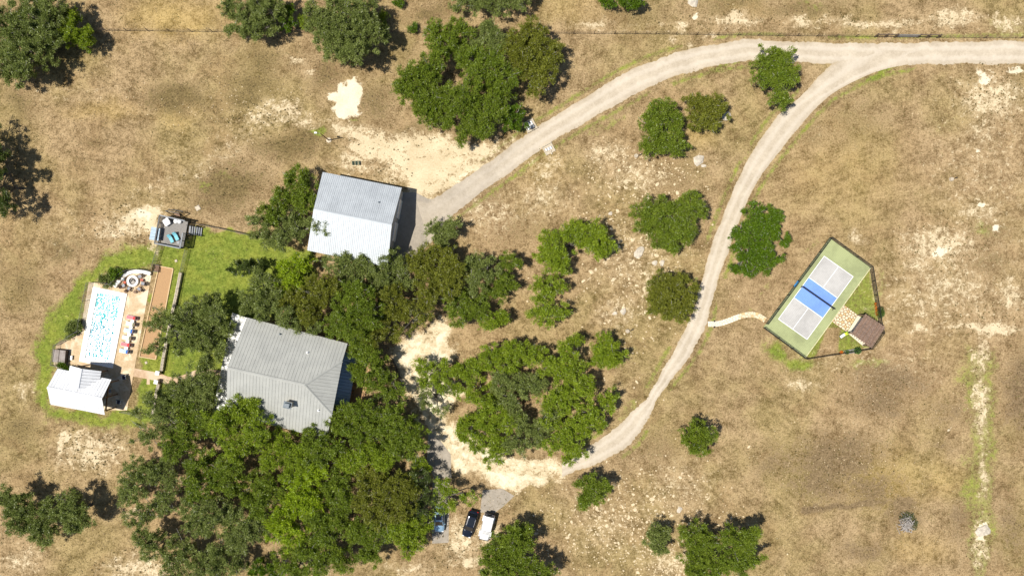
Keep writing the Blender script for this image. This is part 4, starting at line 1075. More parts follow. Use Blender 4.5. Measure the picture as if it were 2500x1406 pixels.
def face(px, py, cx, cy): return math.atan2(-(cy - py), cx - px)
GC = "brown and grey chairs round the fire pit"
for (px, py, txt) in ((345, 674.5, "brown patio chair at the upper right of the fire pit"), (352.5, 692.3, "brown patio chair straight right of the fire pit"), (343, 706, "brown patio chair at the lower right of the fire pit"),
                      (317, 705, "brown patio chair below the fire pit"), (303.5, 697.5, "brown patio chair at the lower left of the fire pit"), (302, 681, "brown patio chair left of the fire pit by the seat wall")):
    adirondack(P(px, py) + Vector((0, 0, .035)), face(px, py, 326.4, 686.2), txt, GC)
def round_table(loc, r, h, m, label, cat="side table", group=None, name="side_table"):
    t = thing(name, loc, label, cat, group)
    MB().lathe((0, 0, 0), [(0, h - .04), (r, h - .04), (r, h), (0, h)], 14).build("table_top", m, t, local=True)
    MB().lathe((0, 0, 0), [(.05, .02), (.05, h - .04)], 8).build("stem", m, t, local=True)
    MB().lathe((0, 0, 0), [(r * .6, 0), (r * .6, .03), (0, .03)], 12).build("foot", m, t, local=True)
    return t
round_table(P(349.5, 684) + Vector((0, 0, .035)), .25, .45, M_REDPOT, "small red side table right of the fire pit")
round_table(P(307.5, 689.5) + Vector((0, 0, .035)), .25, .45, M_REDPOT, "small red side table left of the fire pit")
def stool(px, py, rz, label):
    t = thing("footstool", P(px, py) + Vector((0, 0, .035)), label, "footstool", "brown footstools by the fire pit", rz)
    for k in range(3): MB().box((0, (k - 1) * .15, .38), (.44, .13, .035)).build("slat", M_BROWNW, t, local=True)
    for x in (-.18, .18):
        for y in (-.18, .18): MB().box((x, y, .18), (.05, .05, .36)).build("leg", M_BROWNW, t, local=True)
stool(297.5, 701, .5, "brown footstool furthest left below the fire pit"); stool(309, 711, .6, "brown footstool between the two lower left chairs"); stool(332, 712.5, -.5, "brown footstool at the lower right of the fire pit")
# --- pool loungers
def lounger(loc, rz, ma, mb_, mp, mf, label, group, name="sun_lounger", l=1.9, w=.64):
    """foot end towards local -x"""
    t = thing(name, loc, label, "sun lounger", group, rz)
    f = MB()
    for s in (-1, 1): f.bar((-l / 2, s * w / 2, .28), (l / 2, s * w / 2, .28), .05, .06)
    f.bar((-l / 2, -w / 2, .28), (-l / 2, w / 2, .28), .05, .06); f.bar((l / 2, -w / 2, .28), (l / 2, w / 2, .28), .05, .06)
    f.build("frame", mf, t, local=True)
    for x in (-l / 2 + .12, l / 2 - .12):
        for s in (-1, 1): MB().box((x, s * w / 2, .13), (.05, .05, .26)).build("leg", mf, t, local=True)
    MB().box((-l * .18, 0, .34), (l * .62, w * .94, .09), bev=.02).build("mattress", ma, t, local=True)
    MB().bar((l * .13, 0, .36), (l * .47, 0, .74), w * .94, .09).build("backrest", mb_, t, local=True)
    MB().bar((l * .38, 0, .71), (l * .47, 0, .81), w * .8, .09).build("pillow", mp, t, local=True)
    return t
GL = "sun loungers in a row along the pool"
rzl = -.19
M_WFR = mat("white_frame", (.78, .77, .74), .5, var=.04)
for (px, py, ma, mb_, mp, txt) in ((325, 775.5, M_PINK, M_RED, M_BROWNW, "red sun lounger nearest the fire pit, first in the row"), (323.5, 790.8, M_CREAM, M_OLIVE, M_BROWNW, "cream and olive sun lounger between the first red and the blue one"),
        (318.7, 807.5, M_LBLUE, M_BLUE, M_BROWNW, "blue sun lounger between the two cream ones"), (314.5, 824.5, M_CREAM, M_OLIVE, M_BROWNW, "cream and olive sun lounger between the blue and the second red one"),
        (311, 841, M_PINK, M_RED, M_BROWNW, "red sun lounger second from the pool house end"), (307.5, 857, M_LBLUE, M_BLUE, M_BROWNW, "blue sun lounger nearest the pool house, last in the row")):
    lounger(P(px, py) + Vector((0, 0, .035)), rzl, ma, mb_, mp, M_WFR, txt, GL)
def square_table(px, py, label, m, group, s=.5, h=.45):
    t = thing("side_table", P(px, py) + Vector((0, 0, .035)), label, "side table", group, rzl)
    MB().box((0, 0, h), (s * 1.15, s, .05), bev=.01).build("table_top", m, t, local=True)
    for x in (-.4, .4):
        for y in (-.4, .4): MB().box((x * s, y * s, h / 2), (.05, .05, h), 0).build("leg", m, t, local=True)
for (px, py, txt) in ((327, 783.2, "white side table between the first red and the first cream lounger"), (323, 799, "white side table between the first cream and the blue lounger"), (319, 816, "white side table between the blue and the second cream lounger"), (315, 832.6, "white side table between the second cream and the second red lounger"), (312, 848.8, "white side table between the second red and the last blue lounger")):
    square_table(px, py, txt, M_WFR, "white side tables between the pool loungers")
# --- hot tub under its brown cover
ht = thing("hot_tub", P(152, 868), "square hot tub closed with a brown folding cover", "hot tub")
c0 = P(152.5, 868); rzt = -.1
M_COVER = mat("brown_vinyl_cover", (.15, .115, .095), .5, var=.15, scale=1.5)
MB().box((c0.x, c0.y, .42), (2.15, 2.15, .8), rzt, bev=.08).build("cabinet", mat("dark_brown_cabinet", (.06, .045, .035), .7), ht)
e = Vector((math.cos(rzt), math.sin(rzt), 0))
for s in (-1, 1): MB().box((c0.x + e.x * s * .555, c0.y + e.y * s * .555, .9), (1.08, 2.2, .13), rzt, bev=.04).build("cover_half", M_COVER, ht)
q = P(177, 873)
st_ = thing("step_stool", (q.x, q.y, .03), "grey and white step beside the hot tub", "step")
MB().box((q.x, q.y, .32), (.36, .75, .08), rzt, bev=.02).build("tread", M_WFR, st_)
for s in (-1, 1): MB().box((q.x, q.y + s * .3, .16), (.34, .06, .27), rzt).build("side_panel", M_GREYFR, st_)
# furniture in the shade of the pool house
def lounge_chair(px, py, rz, ms, mf, label, z=.035):
    t = thing("lounge_chair", P(px, py, z), label, "chair", None, rz)
    MB().box((.05, 0, .40), (.62, .6, .13), bev=.03).build("seat", ms, t, local=True)
    MB().bar((-.26, 0, .42), (-.40, 0, .92), .6, .12).build("backrest", ms, t, local=True)
    for s in (-1, 1):
        MB().box((.0, s * .34, .58), (.7, .07, .05)).build("arm", mf, t, local=True)
        for x in (-.3, .32): MB().box((x, s * .34, .28), (.06, .06, .56)).build("leg", mf, t, local=True)
    return t
M_NAVY = mat("navy_cushion", (.03, .035, .06), .8)
lounge_chair(306, 920, R(-80), M_NAVY, M_WFR, "dark cushioned chair at the north-east corner of the pool house shade")
lounge_chair(293.5, 980, R(-100), M_NAVY, M_WFR, "dark cushioned chair at the south-east corner of the pool house shade")
lounge_chair(269, 953, R(0), M_GREYCUSH, M_WFR, "white framed chair under the east gable of the pool house")
# --- ball court
bc = thing("ball_court", P(382, 760), "long tan bocce court with a pale timber edge", "bocce court")
cs = [(389, 649.6), (423.5, 656), (381, 877), (341, 870)]
M_DG = mat("orange_decomposed_granite", (.42, .255, .125), .95, var=.16, scale=6, bump=.4)
MB().prism([P(*p) for p in cs], -.1, .03).build("playing_surface", M_DG, bc)
M_EDGE = mat("pale_timber_edge", (.58, .42, .23), .8, var=.15)
for i in range(4):
    a, b = P(*cs[i]), P(*cs[(i + 1) % 4])
    MB().bar(flat(a, .07), flat(b, .07), .16, .2).build("edge_board", M_EDGE, bc)
be = thing("garden_bench", P(384.5, 655), "dark slatted bench at the head of the bocce court", "bench", None, R(-8))
for k in range(5): MB().box((-.36 + .18 * k, 0, .44), (.13, 1.15, .04)).build("slat", M_BROWNW, be, local=True)
for y in (-.58, .58):
    MB().box((0, y, .56), (.95, .07, .06)).build("arm", M_BLACK, be, local=True)
    for x in (-.42, .42): MB().box((x, y, .26), (.07, .07, .54)).build("leg", M_BLACK, be, local=True)
for k in range(3): MB().box((-.47, 0, .56 + .13 * k), (.04, 1.15, .09)).build("back_slat", M_BROWNW, be, local=True)
# --- garden wall
def stone_wall(name, pts, w, h, label, n):
    t = thing(name, P(*pts[len(pts) // 2]), label, "stone wall")
    a = resample(pts, n + 1)
    for i in range(n):
        p, q = a[i], a[i + 1]; d = (q - p) / np.hypot(*(q - p)); nr = np.array([-d[1], d[0]]) * w / 2
        hh = h * rn.uniform(.96, 1.04)
        MB().prism([P(*(p + d * .12 + nr)), P(*(q - d * .12 + nr)), P(*(q - d * .12 - nr)), P(*(p + d * .12 - nr))], -.05, hh).build("cap_stone", M_STONE, t)
stone_wall("garden_wall", [(444, 666), (428, 745), (413, 815), (403, 868), (397, 905)], 7, .55, "pale stone garden wall beside the bocce court", 30)
stone_wall("garden_wall", [(391, 935), (383, 968), (376, 1010)], 7, .55, "short pale stone garden wall south of the path", 10)
def pillar(px, py, label):
    t = thing("gate_pillar", P(px, py), label, "pillar", "white gate pillars")
    c = P(px, py)
    MB().box((c.x, c.y, .45), (.55, .55, .95), -.2).build("shaft", M_STONE, t)
    MB().box((c.x, c.y, .97), (.72, .72, .1), -.2, bev=.03).build("cap", M_COPING, t)
pillar(391, 909, "white gate pillar north of the path"); pillar(387.5, 930.5, "white gate pillar south of the path")

# ---------------------------------------------------------------- fences
def fence(pts, h, gap, label, name="wire_fence", rails=(1.0,), mesh=0.12, pw=.07, m=None, cat="fence", wire=.012, levels=8, posts=True, group=None):
    m = m or M_BLACK
    w = [P(*p) for p in pts]
    t = thing(name, w[0], label, cat, group)
    wires = MB()
    for i in range(len(w) - 1):
        a, b = w[i], w[i + 1]; L = (b - a).length
        n = max(1, round(L / gap))
        for k in range(n + (1 if i == len(w) - 2 else 0)):
            q = lerp(a, b, k / n)
            MB().box((q.x, q.y, h / 2), (pw, pw, h + .06), math.atan2((b - a).y, (b - a).x)).build("post", m, t)
        for r in rails:
            MB().bar(flat(a, h * r), flat(b, h * r), pw * .7, pw * .7).build("rail", m, t)
        if mesh:
            d = (b - a).normalized()
            for k in range(int(L / mesh)):
                q = a + d * (k * mesh)
                wires.bar((q.x, q.y, .04), (q.x, q.y, h), wire, wire)
        if levels:
            for k in range(levels):
                z = .08 + (h - .1) * k / levels
                wires.bar(flat(a, z), flat(b, z), wire, wire)
    if wires.v: tag(wires.build("wire_mesh", m, t), kind="stuff")
    return t
fence([(221, 690), (203, 778), (198, 808), (142, 842), (134, 890), (172, 899)], 1.25, 2.8, "black wire fence along the west side of the pool", rails=(1.0,), mesh=.14, pw=.06)
fence([(221, 690), (252, 690), (281, 695)], 1.25, 2.2, "black wire fence at the north end of the pool", mesh=.14, pw=.06)
fence([(276, 696), (294, 674), (308, 663), (333, 656.5), (358, 659), (372, 663)], 1.25, 1.8, "black wire fence behind the curved seat wall", mesh=.14, pw=.06)
fence([(394.8, 599.5), (377, 656)], 1.3, 1.4, "black wire fence from the deck to the fire pit terrace", mesh=.14, pw=.07)
fence([(458.8, 611), (447, 663), (432, 745), (417, 815), (405, 872), (399, 905)], 1.2, 2.6, "black wire fence along the garden wall", mesh=.14, pw=.06)
fence([(393, 936), (384, 975), (377, 1012)], 1.2, 2.6, "black wire fence south of the path gate", mesh=.14, pw=.06)
fence([(486, 548), (545, 560), (612, 575), (655, 585)], 1.25, 2.6, "black rail fence from the deck stairs towards the barn", rails=(1.0, .55), mesh=.14, pw=.07)
fence([(300, 1003), (330, 1009), (352, 1020)], 1.2, 2.0, "short wire fence behind the pool house", mesh=.2, pw=.05)
# --- raised deck
dk = thing("deck", P(425, 568), "raised grey deck with black railings and stairs", "deck")
hD = 1.5
D = dict(NW=P(397, 527, hD), NE=P(459, 541, hD), SE=P(446, 607, hD), SW=P(384.5, 595, hD), CE=P(453, 570, hD))
M_DECK = mat("grey_deck_boards", (.27, .255, .235), .8, var=.14, scale=5, bump=.2)
M_DRAIL = mat("grey_top_rail", (.22, .235, .25), .6, var=.1)
nb = 30
for k in range(nb):
    t0, t1 = k / nb + .003, (k + 1) / nb - .003
    a0, a1 = lerp(D['NW'], D['SW'], t0), lerp(D['NW'], D['SW'], t1)
    b0, b1 = lerp(D['NE'], D['SE'], t0), lerp(D['NE'], D['SE'], t1)
    MB().prism([a0, a1, b1, b0], hD - .04, hD).build("deck_board", M_DECK, dk)
for k in range(5):
    a, b = lerp(D['NW'], D['NE'], k / 4), lerp(D['SW'], D['SE'], k / 4)
    MB().bar(flat(lerp(a, b, .01), hD - .15), flat(lerp(a, b, .99), hD - .15), .06, .2).build("joist", M_BLACK, dk)
    for q in (lerp(a, b, .02), lerp(a, b, .5), lerp(a, b, .98)): MB().box((q.x, q.y, hD / 2 - .1), (.14, .14, hD - .2), -.22).build("leg", M_BLACK, dk)
def railing(a, b, n, m=M_DRAIL):
    MB().bar(flat(a, hD + 1.02), flat(b, hD + 1.02), .2, .06).build("top_rail", m, dk)
    for k in range(n + 1):
        q = lerp(a, b, k / n); MB().box((q.x, q.y, hD + .5), (.1, .1, 1.0), -.22).build("rail_post", M_BLACK, dk)
    for z in (.15, .36, .58, .8): MB().bar(flat(a, hD + z), flat(b, hD + z), .05, .05).build("rail_cable", M_BLACK, dk)
railing(D['NW'], D['SW'], 4, M_BLACK); railing(D['SW'], D['SE'], 4); railing(D['SE'], D['CE'], 2); railing(D['NW'], lerp(D['NW'], D['NE'], .98), 4)
sa, sb = P(461, 551, hD), P(459, 571, hD)
ta, tb = P(496, 556.5), P(494, 577)
for k in range(6):
    f = (k + .5) / 6.3
    z = hD - (k + 1) * hD / 7
    p, q = flat(lerp(sa, ta, f), z), flat(lerp(sb, tb, f), z)
    MB().bar(p, q, .30, .05).build("stair_tread", M_DRAIL, dk)
for p, q in ((sa, ta), (sb, tb)):
    MB().bar(flat(p, hD - .1), flat(q, .05), .06, .25).build("stringer", M_BLACK, dk)
    MB().bar(flat(p, hD + .95), flat(q, .95), .1, .06).build("stair_rail", M_BLACK, dk)
    for f in (.05, .5, .98):
        w = lerp(flat(p, hD), flat(q, 0), f); MB().box((w.x, w.y, w.z + .45), (.08, .08, 1.0), -.2).build("rail_post", M_BLACK, dk)
# deck furniture
M_WHC = mat("white_cushion", (.80, .79, .77), .85, var=.05)
t = thing("lounge_chair", P(410, 543, hD), "big white cushioned lounge chair at the corner of the deck", "chair", None, R(-145))
MB().box((.1, 0, .34), (.95, .9, .24), bev=.06).build("seat", M_WHC, t, local=True)
MB().bar((-.38, 0, .42), (-.62, 0, .95), .95, .2).build("backrest", M_WHC, t, local=True)
for s in (-1, 1): MB().box((-.02, s * .52, .42), (.95, .16, .36), bev=.05).build("arm", M_WHC, t, local=True)
for x in (-.35, .45):
    for s in (-1, 1): MB().box((x, s * .45, .11), (.07, .07, .22)).build("leg", M_BLACK, t, local=True)
for px, txt in ((431, "left one of two white round poufs on the deck"), (440, "right one of two white round poufs on the deck")):
    t = thing("pouf", P(px, 540.5 + (px - 431) * .1, hD), txt, "pouf", "white poufs on the deck")
    MB().lathe((0, 0, 0), [(.30, 0), (.36, .08), (.37, .32), (.30, .42), (0, .44)], 16).build("seat", M_WHC, t, local=True, smooth=True)
    MB().lathe((0, 0, 0), [(.31, 0), (.31, .03)], 16).build("base", M_BLACK, t, local=True)
for px, py, txt in ((419.5, 583, "teal sun lounger nearer the deck's west rail"), (432, 577.5, "teal sun lounger nearer the deck stairs")):
    lounger(P(px, py, hD), R(115), M_TEAL, M_TEAL, M_TEAL, M_BLACK, txt, "teal loungers on the deck", l=1.45, w=.62)
round_table(P(438, 592.5, hD), .26, .42, M_GREYFR, "small grey round table at the foot of the teal loungers")
# lean-to shed beside the deck
sh = thing("lean_to_shed", P(378, 570), "small lean-to with a blue-grey metal roof beside the deck", "shed")
q4 = [P(370, 553.5, 2.0), P(391.5, 558, 2.3), P(387, 588, 2.3), P(364.5, 585, 2.0)]
rf = MB().bar(q4[1] - Vector((0, 0, .1)), q4[2] - Vector((0, 0, .1)), .08, .1).build("roof", M_TIMBER, sh)
roof_slope(rf, q4, q4[2] - q4[1], .55, M_BLUEROOF, ribs=2, rw=.06, rh=.03)
cc_ = (q4[0] + q4[1] + q4[2] + q4[3]) / 4
k4 = [Vector((cc_.x + (p.x - cc_.x) * .88, cc_.y + (p.y - cc_.y) * .88, 0)) for p in q4]
for i in range(4):
    p, q = k4[i], k4[(i + 1) % 4]
    wall_panel(sh, p, q, [(0, (1.93, 2.15, 2.15, 1.93)[i]), (1, (1.93, 2.15, 2.15, 1.93)[(i + 1) % 4])], M_SIDING, flat(cc_, 0) - (p + q) / 2, .08)
# timber swing frame behind the deck
sf = thing("swing_frame", P(434, 512), "black timber swing frame on the bare ground behind the deck", "swing frame")
la, lb, lc, ld = P(417, 512), P(453, 518), P(420, 524), P(450, 530)
for p, q in ((la, lc), (lb, ld)):
    top = flat(lerp(p, q, .5), 2.1)
    for w in (p, q): MB().bar(flat(w, 0), top, .1, .1).build("leg", M_BLACK, sf)
mb = MB(); topa, topb = flat(lerp(la, lc, .5), 2.12), flat(lerp(lb, ld, .5), 2.12)
mb.bar(topa, topb, .13, .13).build("beam", M_BLACK, sf)
MB().bar(flat(la, 1.0), flat(lb, 1.0), .08, .08).build("cross_rail", M_BLACK, sf)
for k in range(4):
    p, q = lerp(topa, topb, .3), lerp(topa, topb, .7)
    MB().bar(flat(p, .5) + Vector((.1 * k, -.1 - .12 * k, 0)), flat(q, .5) + Vector((.1 * k * .3, -.1 - .12 * k, 0)), .1, .03).build("seat_slat", M_BROWNW, sf)
for f in (.3, .7):
    p = lerp(topa, topb, f); MB().bar(p, flat(p, .5) + Vector((0, -.2, 0)), .03).build("rope", M_BLACK, sf)
# ---------------------------------------------------------------- pickleball court
ct = thing("pickleball_court", P(1995, 726), "green tiled pickleball court with grey and blue play areas", "sports court")
def tile_mat(name, c, var=.12, patch=None):
    t = NT(name)
    rot = t.new("ShaderNodeVectorRotate", rotation_type='Z_AXIS'); t.put(rot.inputs["Vector"], t.pos())
    ax = P(2011.9, 625.3) - P(1900, 778.8)
    rot.inputs["Angle"].default_value = -math.atan2(ax.y, ax.x)
    br = t.new("ShaderNodeTexBrick"); br.offset = 0; br.squash = 1
    t.put(br.inputs["Vector"], rot.outputs[0])
    br.inputs["Scale"].default_value = 1.0; br.inputs["Brick Width"].default_value = .305; br.inputs["Row Height"].default_value = .305
    br.inputs["Mortar Size"].default_value = .022; br.inputs["Mortar Smooth"].default_value = .1
    n1 = t.noise(.22, 4, .6, dist=.4); n2 = t.noise(2.2, 3, .6)
    f = t.remap(t.math('ADD', t.math('MULTIPLY', n1, .7), t.math('MULTIPLY', n2, .3)), .36, .64)
    a = tuple(x * (1 - var) for x in c); b = tuple(min(1, x * (1 + var)) for x in c)
    base = t.mix(f, a, b)
    t.col(t.mix(t.math('MULTIPLY', br.outputs["Fac"], .28), base, tuple(x * .5 for x in c)))
    t.set(rough=.7, spec=.35)
    return t.m
M_TGREEN = tile_mat("green_court_tile", (.315, .345, .165), .16)
M_TGREY = tile_mat("grey_court_tile", (.46, .445, .42))
M_TBLUE = tile_mat("blue_court_tile", (.175, .315, .74))
MB().prism([P(*p) for p in COURT], -.1, .04).build("court_slab", M_TGREEN, ct)
K = [P(2011.9, 625.3), P(2082.7, 675.3), P(1970, 828.4), P(1900, 778.8)]
n1a, n1b, n2a, n2b = P(1974.5, 677.5), P(2043.3, 726.8), P(1938.6, 727), P(2008, 776.2)
def sheet(name, pts, z, m):
    MB().prism(pts, z - .004, z).build(name, m, ct)
sheet("grey_area", [K[0], K[1], n1b, n1a], .048, M_TGREY); sheet("grey_area", [n2a, n2b, K[2], K[3]], .048, M_TGREY)
sheet("blue_area", [n1a, n1b, n2b, n2a], .048, M_TBLUE)
M_LINE = mat("white_court_line", (.82, .82, .80), .6, var=.03, bump=0)
z = .056
for a, b in ((K[0], K[1]), (K[1], K[2]), (K[2], K[3]), (K[3], K[0]), (n1a, n1b), (n2a, n2b), ((K[0] + K[1]) / 2, (n1a + n1b) / 2), ((K[2] + K[3]) / 2, (n2a + n2b) / 2)):
    MB().bar(flat(a, z - .002), flat(b, z - .002), .10, .008).build("line", M_LINE, ct); z += .0006
MB().bar(flat(P(*COURT[1]), .05), flat(P(*COURT[2]), .05), .1, .1).build("edge_strip", mat("pale_court_edge", (.62, .58, .36), .8), ct)
net = thing("court_net", P(1993, 727), "black pickleball net across the blue strip of the court", "net")
p, q = P(1956.5, 700), P(2033.5, 754)
for w in (p, q):
    MB().box((w.x, w.y, .47), (.09, .09, .94)).build("post", M_BLACK, net)
    MB().box((w.x, w.y, .07), (.5, .12, .05), R(55)).build("foot", M_BLACK, net)
MB().bar(flat(p, .92), flat(q, .90), .09, .06).build("top_tape", M_BLACK, net)
w = MB(); d = (q - p)
for k in range(100): e = lerp(p, q, k / 99); w.bar((e.x, e.y, .1), (e.x, e.y, .9), .02, .012)
for k in range(8): w.bar(flat(p, .1 + .1 * k), flat(q, .1 + .1 * k), .012, .015)
tag(w.build("netting", M_BLACK, net), kind="stuff")
fence([(1870, 790), (2025, 580.5), (2123, 651.5), (2134, 720), (2146, 796), (2151, 812), (2123, 850), (1965, 875), (1863, 800)], 1.3, 3.1, "black mesh fence around the pickleball court and its lawn", rails=(1.0, .05), mesh=.10, pw=.085, wire=.013, levels=9)
# blue bench outside the court fence
bb = thing("storage_bench", P(1942, 693), "narrow blue bench on the west side of the court fence", "bench", None, R(54))
MB().box((0, 0, .42), (1.15, .36, .07), bev=.02).build("seat", mat("bright_blue_plastic", (.03, .20, .42), .5), bb, local=True)
for x in (-.48, .48): MB().box((x, 0, .19), (.07, .32, .38)).build("leg", M_BLACK, bb, local=True)
# --- voronoi flagstones
def vor_cells(pts, box, gap):
    out = []
    for i, p in enumerate(pts):
        poly = [(box[0], box[1]), (box[2], box[1]), (box[2], box[3]), (box[0], box[3])]
        for j, q in enumerate(pts):
            if i == j or abs(q[0] - p[0]) + abs(q[1] - p[1]) > 4: continue
            a, b = q[0] - p[0], q[1] - p[1]; L = math.hypot(a, b)
            if L < 1e-6: continue
            poly = clip_half(poly, a / L, b / L, ((q[0] ** 2 + q[1] ** 2 - p[0] ** 2 - p[1] ** 2) / 2) / L - gap / 2)
            if len(poly) < 3: break
        if len(poly) >= 3: out.append(poly)
    return out
M_FLAG = [mat("cream_flagstone", (.68, .58, .40), .9, var=.14, scale=2, bump=.3), mat("buff_flagstone", (.60, .43, .21), .9, var=.16, scale=2, bump=.3), mat("white_flagstone", (.74, .68, .56), .9, var=.1, scale=2, bump=.3)]
M_JOINT = mat("tan_joint_gravel", (.24, .15, .07), .95, var=.3, scale=8)
def stones(parent, cells, mp, mats, z0, z1, r):
    for c in cells:
        cx = sum(p[0] for p in c) / len(c); cy = sum(p[1] for p in c) / len(c)
        # round the corners of the stone a little
        q = []
        for i in range(len(c)):
            p0, p1 = c[i - 1], c[i]; L = math.hypot(p1[0] - p0[0], p1[1] - p0[1]) + 1e-6
            q += [(p0[0] + (p1[0] - p0[0]) * .2, p0[1] + (p1[1] - p0[1]) * .2), (p0[0] + (p1[0] - p0[0]) * .8, p0[1] + (p1[1] - p0[1]) * .8)]
        MB().prism([mp(*x) for x in q], z0, z1 + r.uniform(-.006, .012)).build("flagstone", r.choice(mats), parent)
r = random.Random(11)
fa = thing("flagstone_patio", P(2062, 778), "cream flagstone patio between the court and the pergola", "patio")
A0, A1, A2, A3 = P(2060.6, 744), P(2093.9, 768.8), P(2066.6, 810.6), P(2030.7, 785)
MB().prism([A0, A1, A2, A3], -.08, .03).build("joint_bed", M_JOINT, fa)
Lx, Ly = (A1 - A0).length, (A3 - A0).length
pts = []
for _ in range(4000):
    p = (r.uniform(0, Lx), r.uniform(0, Ly))
    if all(math.hypot(p[0] - q[0], p[1] - q[1]) > .40 for q in pts): pts.append(p)
def mp(u, v): return lerp(lerp(A0, A1, u / Lx), lerp(A3, A2, u / Lx), v / Ly)
stones(fa, vor_cells(pts, (.04, .04, Lx - .04, Ly - .04), .10), mp, [M_FLAG[0], M_FLAG[0], M_FLAG[1]], .0, .06, r)
fpth = thing("stone_path", P(1790, 780), "winding white flagstone path from the drive to the court gate", "path")
cl = resample([(1728, 791), (1755.6, 789.7), (1779.8, 782.4), (1801.5, 774), (1825.7, 768), (1847, 769.5), (1868, 781)], 60)
seg = np.concatenate([[0], np.cumsum(np.hypot(*np.diff(cl, axis=0).T))]); Lp = seg[-1] / S
def mpath(u, v):
    s_ = u * S
    x = np.interp(s_, seg, cl[:, 0]); y = np.interp(s_, seg, cl[:, 1]); x2 = np.interp(min(s_ + 1, seg[-1]), seg, cl[:, 0]); y2 = np.interp(min(s_ + 1, seg[-1]), seg, cl[:, 1])
    x1 = np.interp(max(s_ - 1, 0), seg, cl[:, 0]); y1 = np.interp(max(s_ - 1, 0), seg, cl[:, 1])
    L = math.hypot(x2 - x1, y2 - y1) + 1e-9; return P(x - (y2 - y1) / L * v * S, y + (x2 - x1) / L * v * S)
nb_ = 50
mb = MB()
for i in range(nb_ + 1):
    for v in (-.47, .47):
        q = mpath(Lp * i / nb_, v); mb.v += [(q.x, q.y, -.08), (q.x, q.y, .025)]
for i in range(nb_):
    j = i * 4; mb.f += [(j + 1, j + 3, j + 7, j + 5), (j, j + 1, j + 5, j + 4), (j + 3, j + 2, j + 6, j + 7)]
mb.build("joint_bed", mat("pale_joint_gravel", (.42, .33, .21), .95, var=.25, scale=8), fpth)
pts = []
for _ in range(5000):
    p = (r.uniform(0, Lp), r.uniform(-.46, .46))
    if all(math.hypot(p[0] - q[0], p[1] - q[1]) > .36 for q in pts): pts.append(p)
cells = vor_cells(pts, (.02, -.46, Lp - .02, .46), .05)
for c in cells:
    m_ = [M_FLAG[2]] if c[0][0] < Lp * .52 else [M_FLAG[0], M_FLAG[0], M_FLAG[1]]
    stones(fpth, [c], mpath, m_, 0, .055, r)
# --- pergola
pg = thing("pergola", P(2120, 806), "brown timber pergola with a slatted roof beside the court", "pergola")
hP = 2.75
G = [P(2113.5, 767, hP), P(2160.4, 797.8, hP), P(2127, 849, hP), P(2080, 815, hP)]
g0 = (G[0] + G[1] + G[2] + G[3]) / 4
slab("pergola_slab", [(2094, 769.5), (2139, 797.5), (2107, 845), (2067.5, 811.5)], -.1, .05, mat("cream_slab", (.66, .58, .44), .85, var=.08), None)
M_PERG = mat("weathered_brown_pergola_wood", (.22, .145, .105), .8, var=.35, scale=3, bump=.3)
for p in G:
    q = lerp(p, g0, .09); MB().box((q.x, q.y, hP / 2 - .1), (.17, .17, hP - .2), R(-33)).build("post", M_PERG, pg)
for i, j in ((0, 1), (3, 2)):
    for o in (.06, .12):
        a, b = lerp(G[i], G[(i + 3) % 4 if i == 0 else 0], o), lerp(G[j], G[2 if j == 1 else 1], o)
        MB().bar(flat(a, hP - .3), flat(b, hP - .3), .06, .22).build("beam", M_PERG, pg)
for k in range(9):
    a, b = lerp(G[0], G[1], (k + .5) / 9), lerp(G[3], G[2], (k + .5) / 9)
    MB().bar(flat(lerp(a, b, -.04), hP - .11), flat(lerp(a, b, 1.04), hP - .11), .06, .16).build("rafter", M_PERG, pg)
for k in range(22):
    a, b = lerp(G[0], G[3], (k + .5) / 22), lerp(G[1], G[2], (k + .5) / 22)
    MB().bar(flat(lerp(a, b, -.02), hP), flat(lerp(a, b, 1.02), hP), .15, .04).build("slat", M_PERG, pg)
for k in range(5):
    a, b = lerp(G[0], G[1], (k + .5) / 5), lerp(G[3], G[2], (k + .5) / 5)
    MB().bar(flat(a, hP + .045), flat(b, hP + .045), .06, .05).build("batten", M_BROWNW, pg)
# lime chair, planter, flowers by the court
M_LIME = mat("lime_green_fabric", (.46, .68, .03), .7, var=.1)
lounger(P(2058, 817), R(35), M_WFR, M_LIME, M_LIME, M_BLACK, "lime green and white sling lounger on the court lawn beside the pergola", None, l=1.5, w=.5)
def leafy(parent, name, c, rx, ry, h, n, cols, seed, L=.22):
    rg = np.random.default_rng(seed)
    d = rg.normal(size=(n, 3)); d[:, 2] = np.abs(d[:, 2]); d /= np.linalg.norm(d, axis=1)[:, None]
    p = np.array([c.x, c.y, c.z]) + d * np.array([rx, ry, h]) * (rg.random(n) ** .5)[:, None]
    ax = d + rg.normal(size=(n, 3)) * .5; ax /= np.linalg.norm(ax, axis=1)[:, None]
    sd = np.cross(ax, np.array([0, 0, 1.0]) + rg.normal(size=(n, 3)) * .4); sd /= np.linalg.norm(sd, axis=1)[:, None] + 1e-9
    V = np.stack([p - ax * L / 2, p + sd * L * .25, p + ax * L / 2, p - sd * L * .25], 1).reshape(-1, 3)
    cc = np.array([cols[i] for i in rg.integers(0, len(cols), n)]) * rg.uniform(.8, 1.2, n)[:, None]
    o = wloc(parent)
    me = np_mesh(name, V - np.array([o.x, o.y, o.z]), np.arange(n * 4).reshape(n, 4), {"tone": np.repeat(cc, 4, 0)})
    return link_mesh(name, me, parent, M_LEAF)
fb = thing("flower_bed", P(2137, 755), "strip of orange flowers in front of the green shrub at the court fence", "flower bed")
for k in range(5):
    c = lerp(P(2136, 742), P(2140, 768), k / 4)
    leafy(fb, "flower_clump", c + Vector((0, 0, .1)), .24, .3, .45, 110, [(.70, .20, .02), (.65, .12, .015), (.08, .14, .02)], 40 + k, .16)
sb = thing("shrub", P(2146, 760), "green shrub inside the court fence behind orange flowers", "shrub")
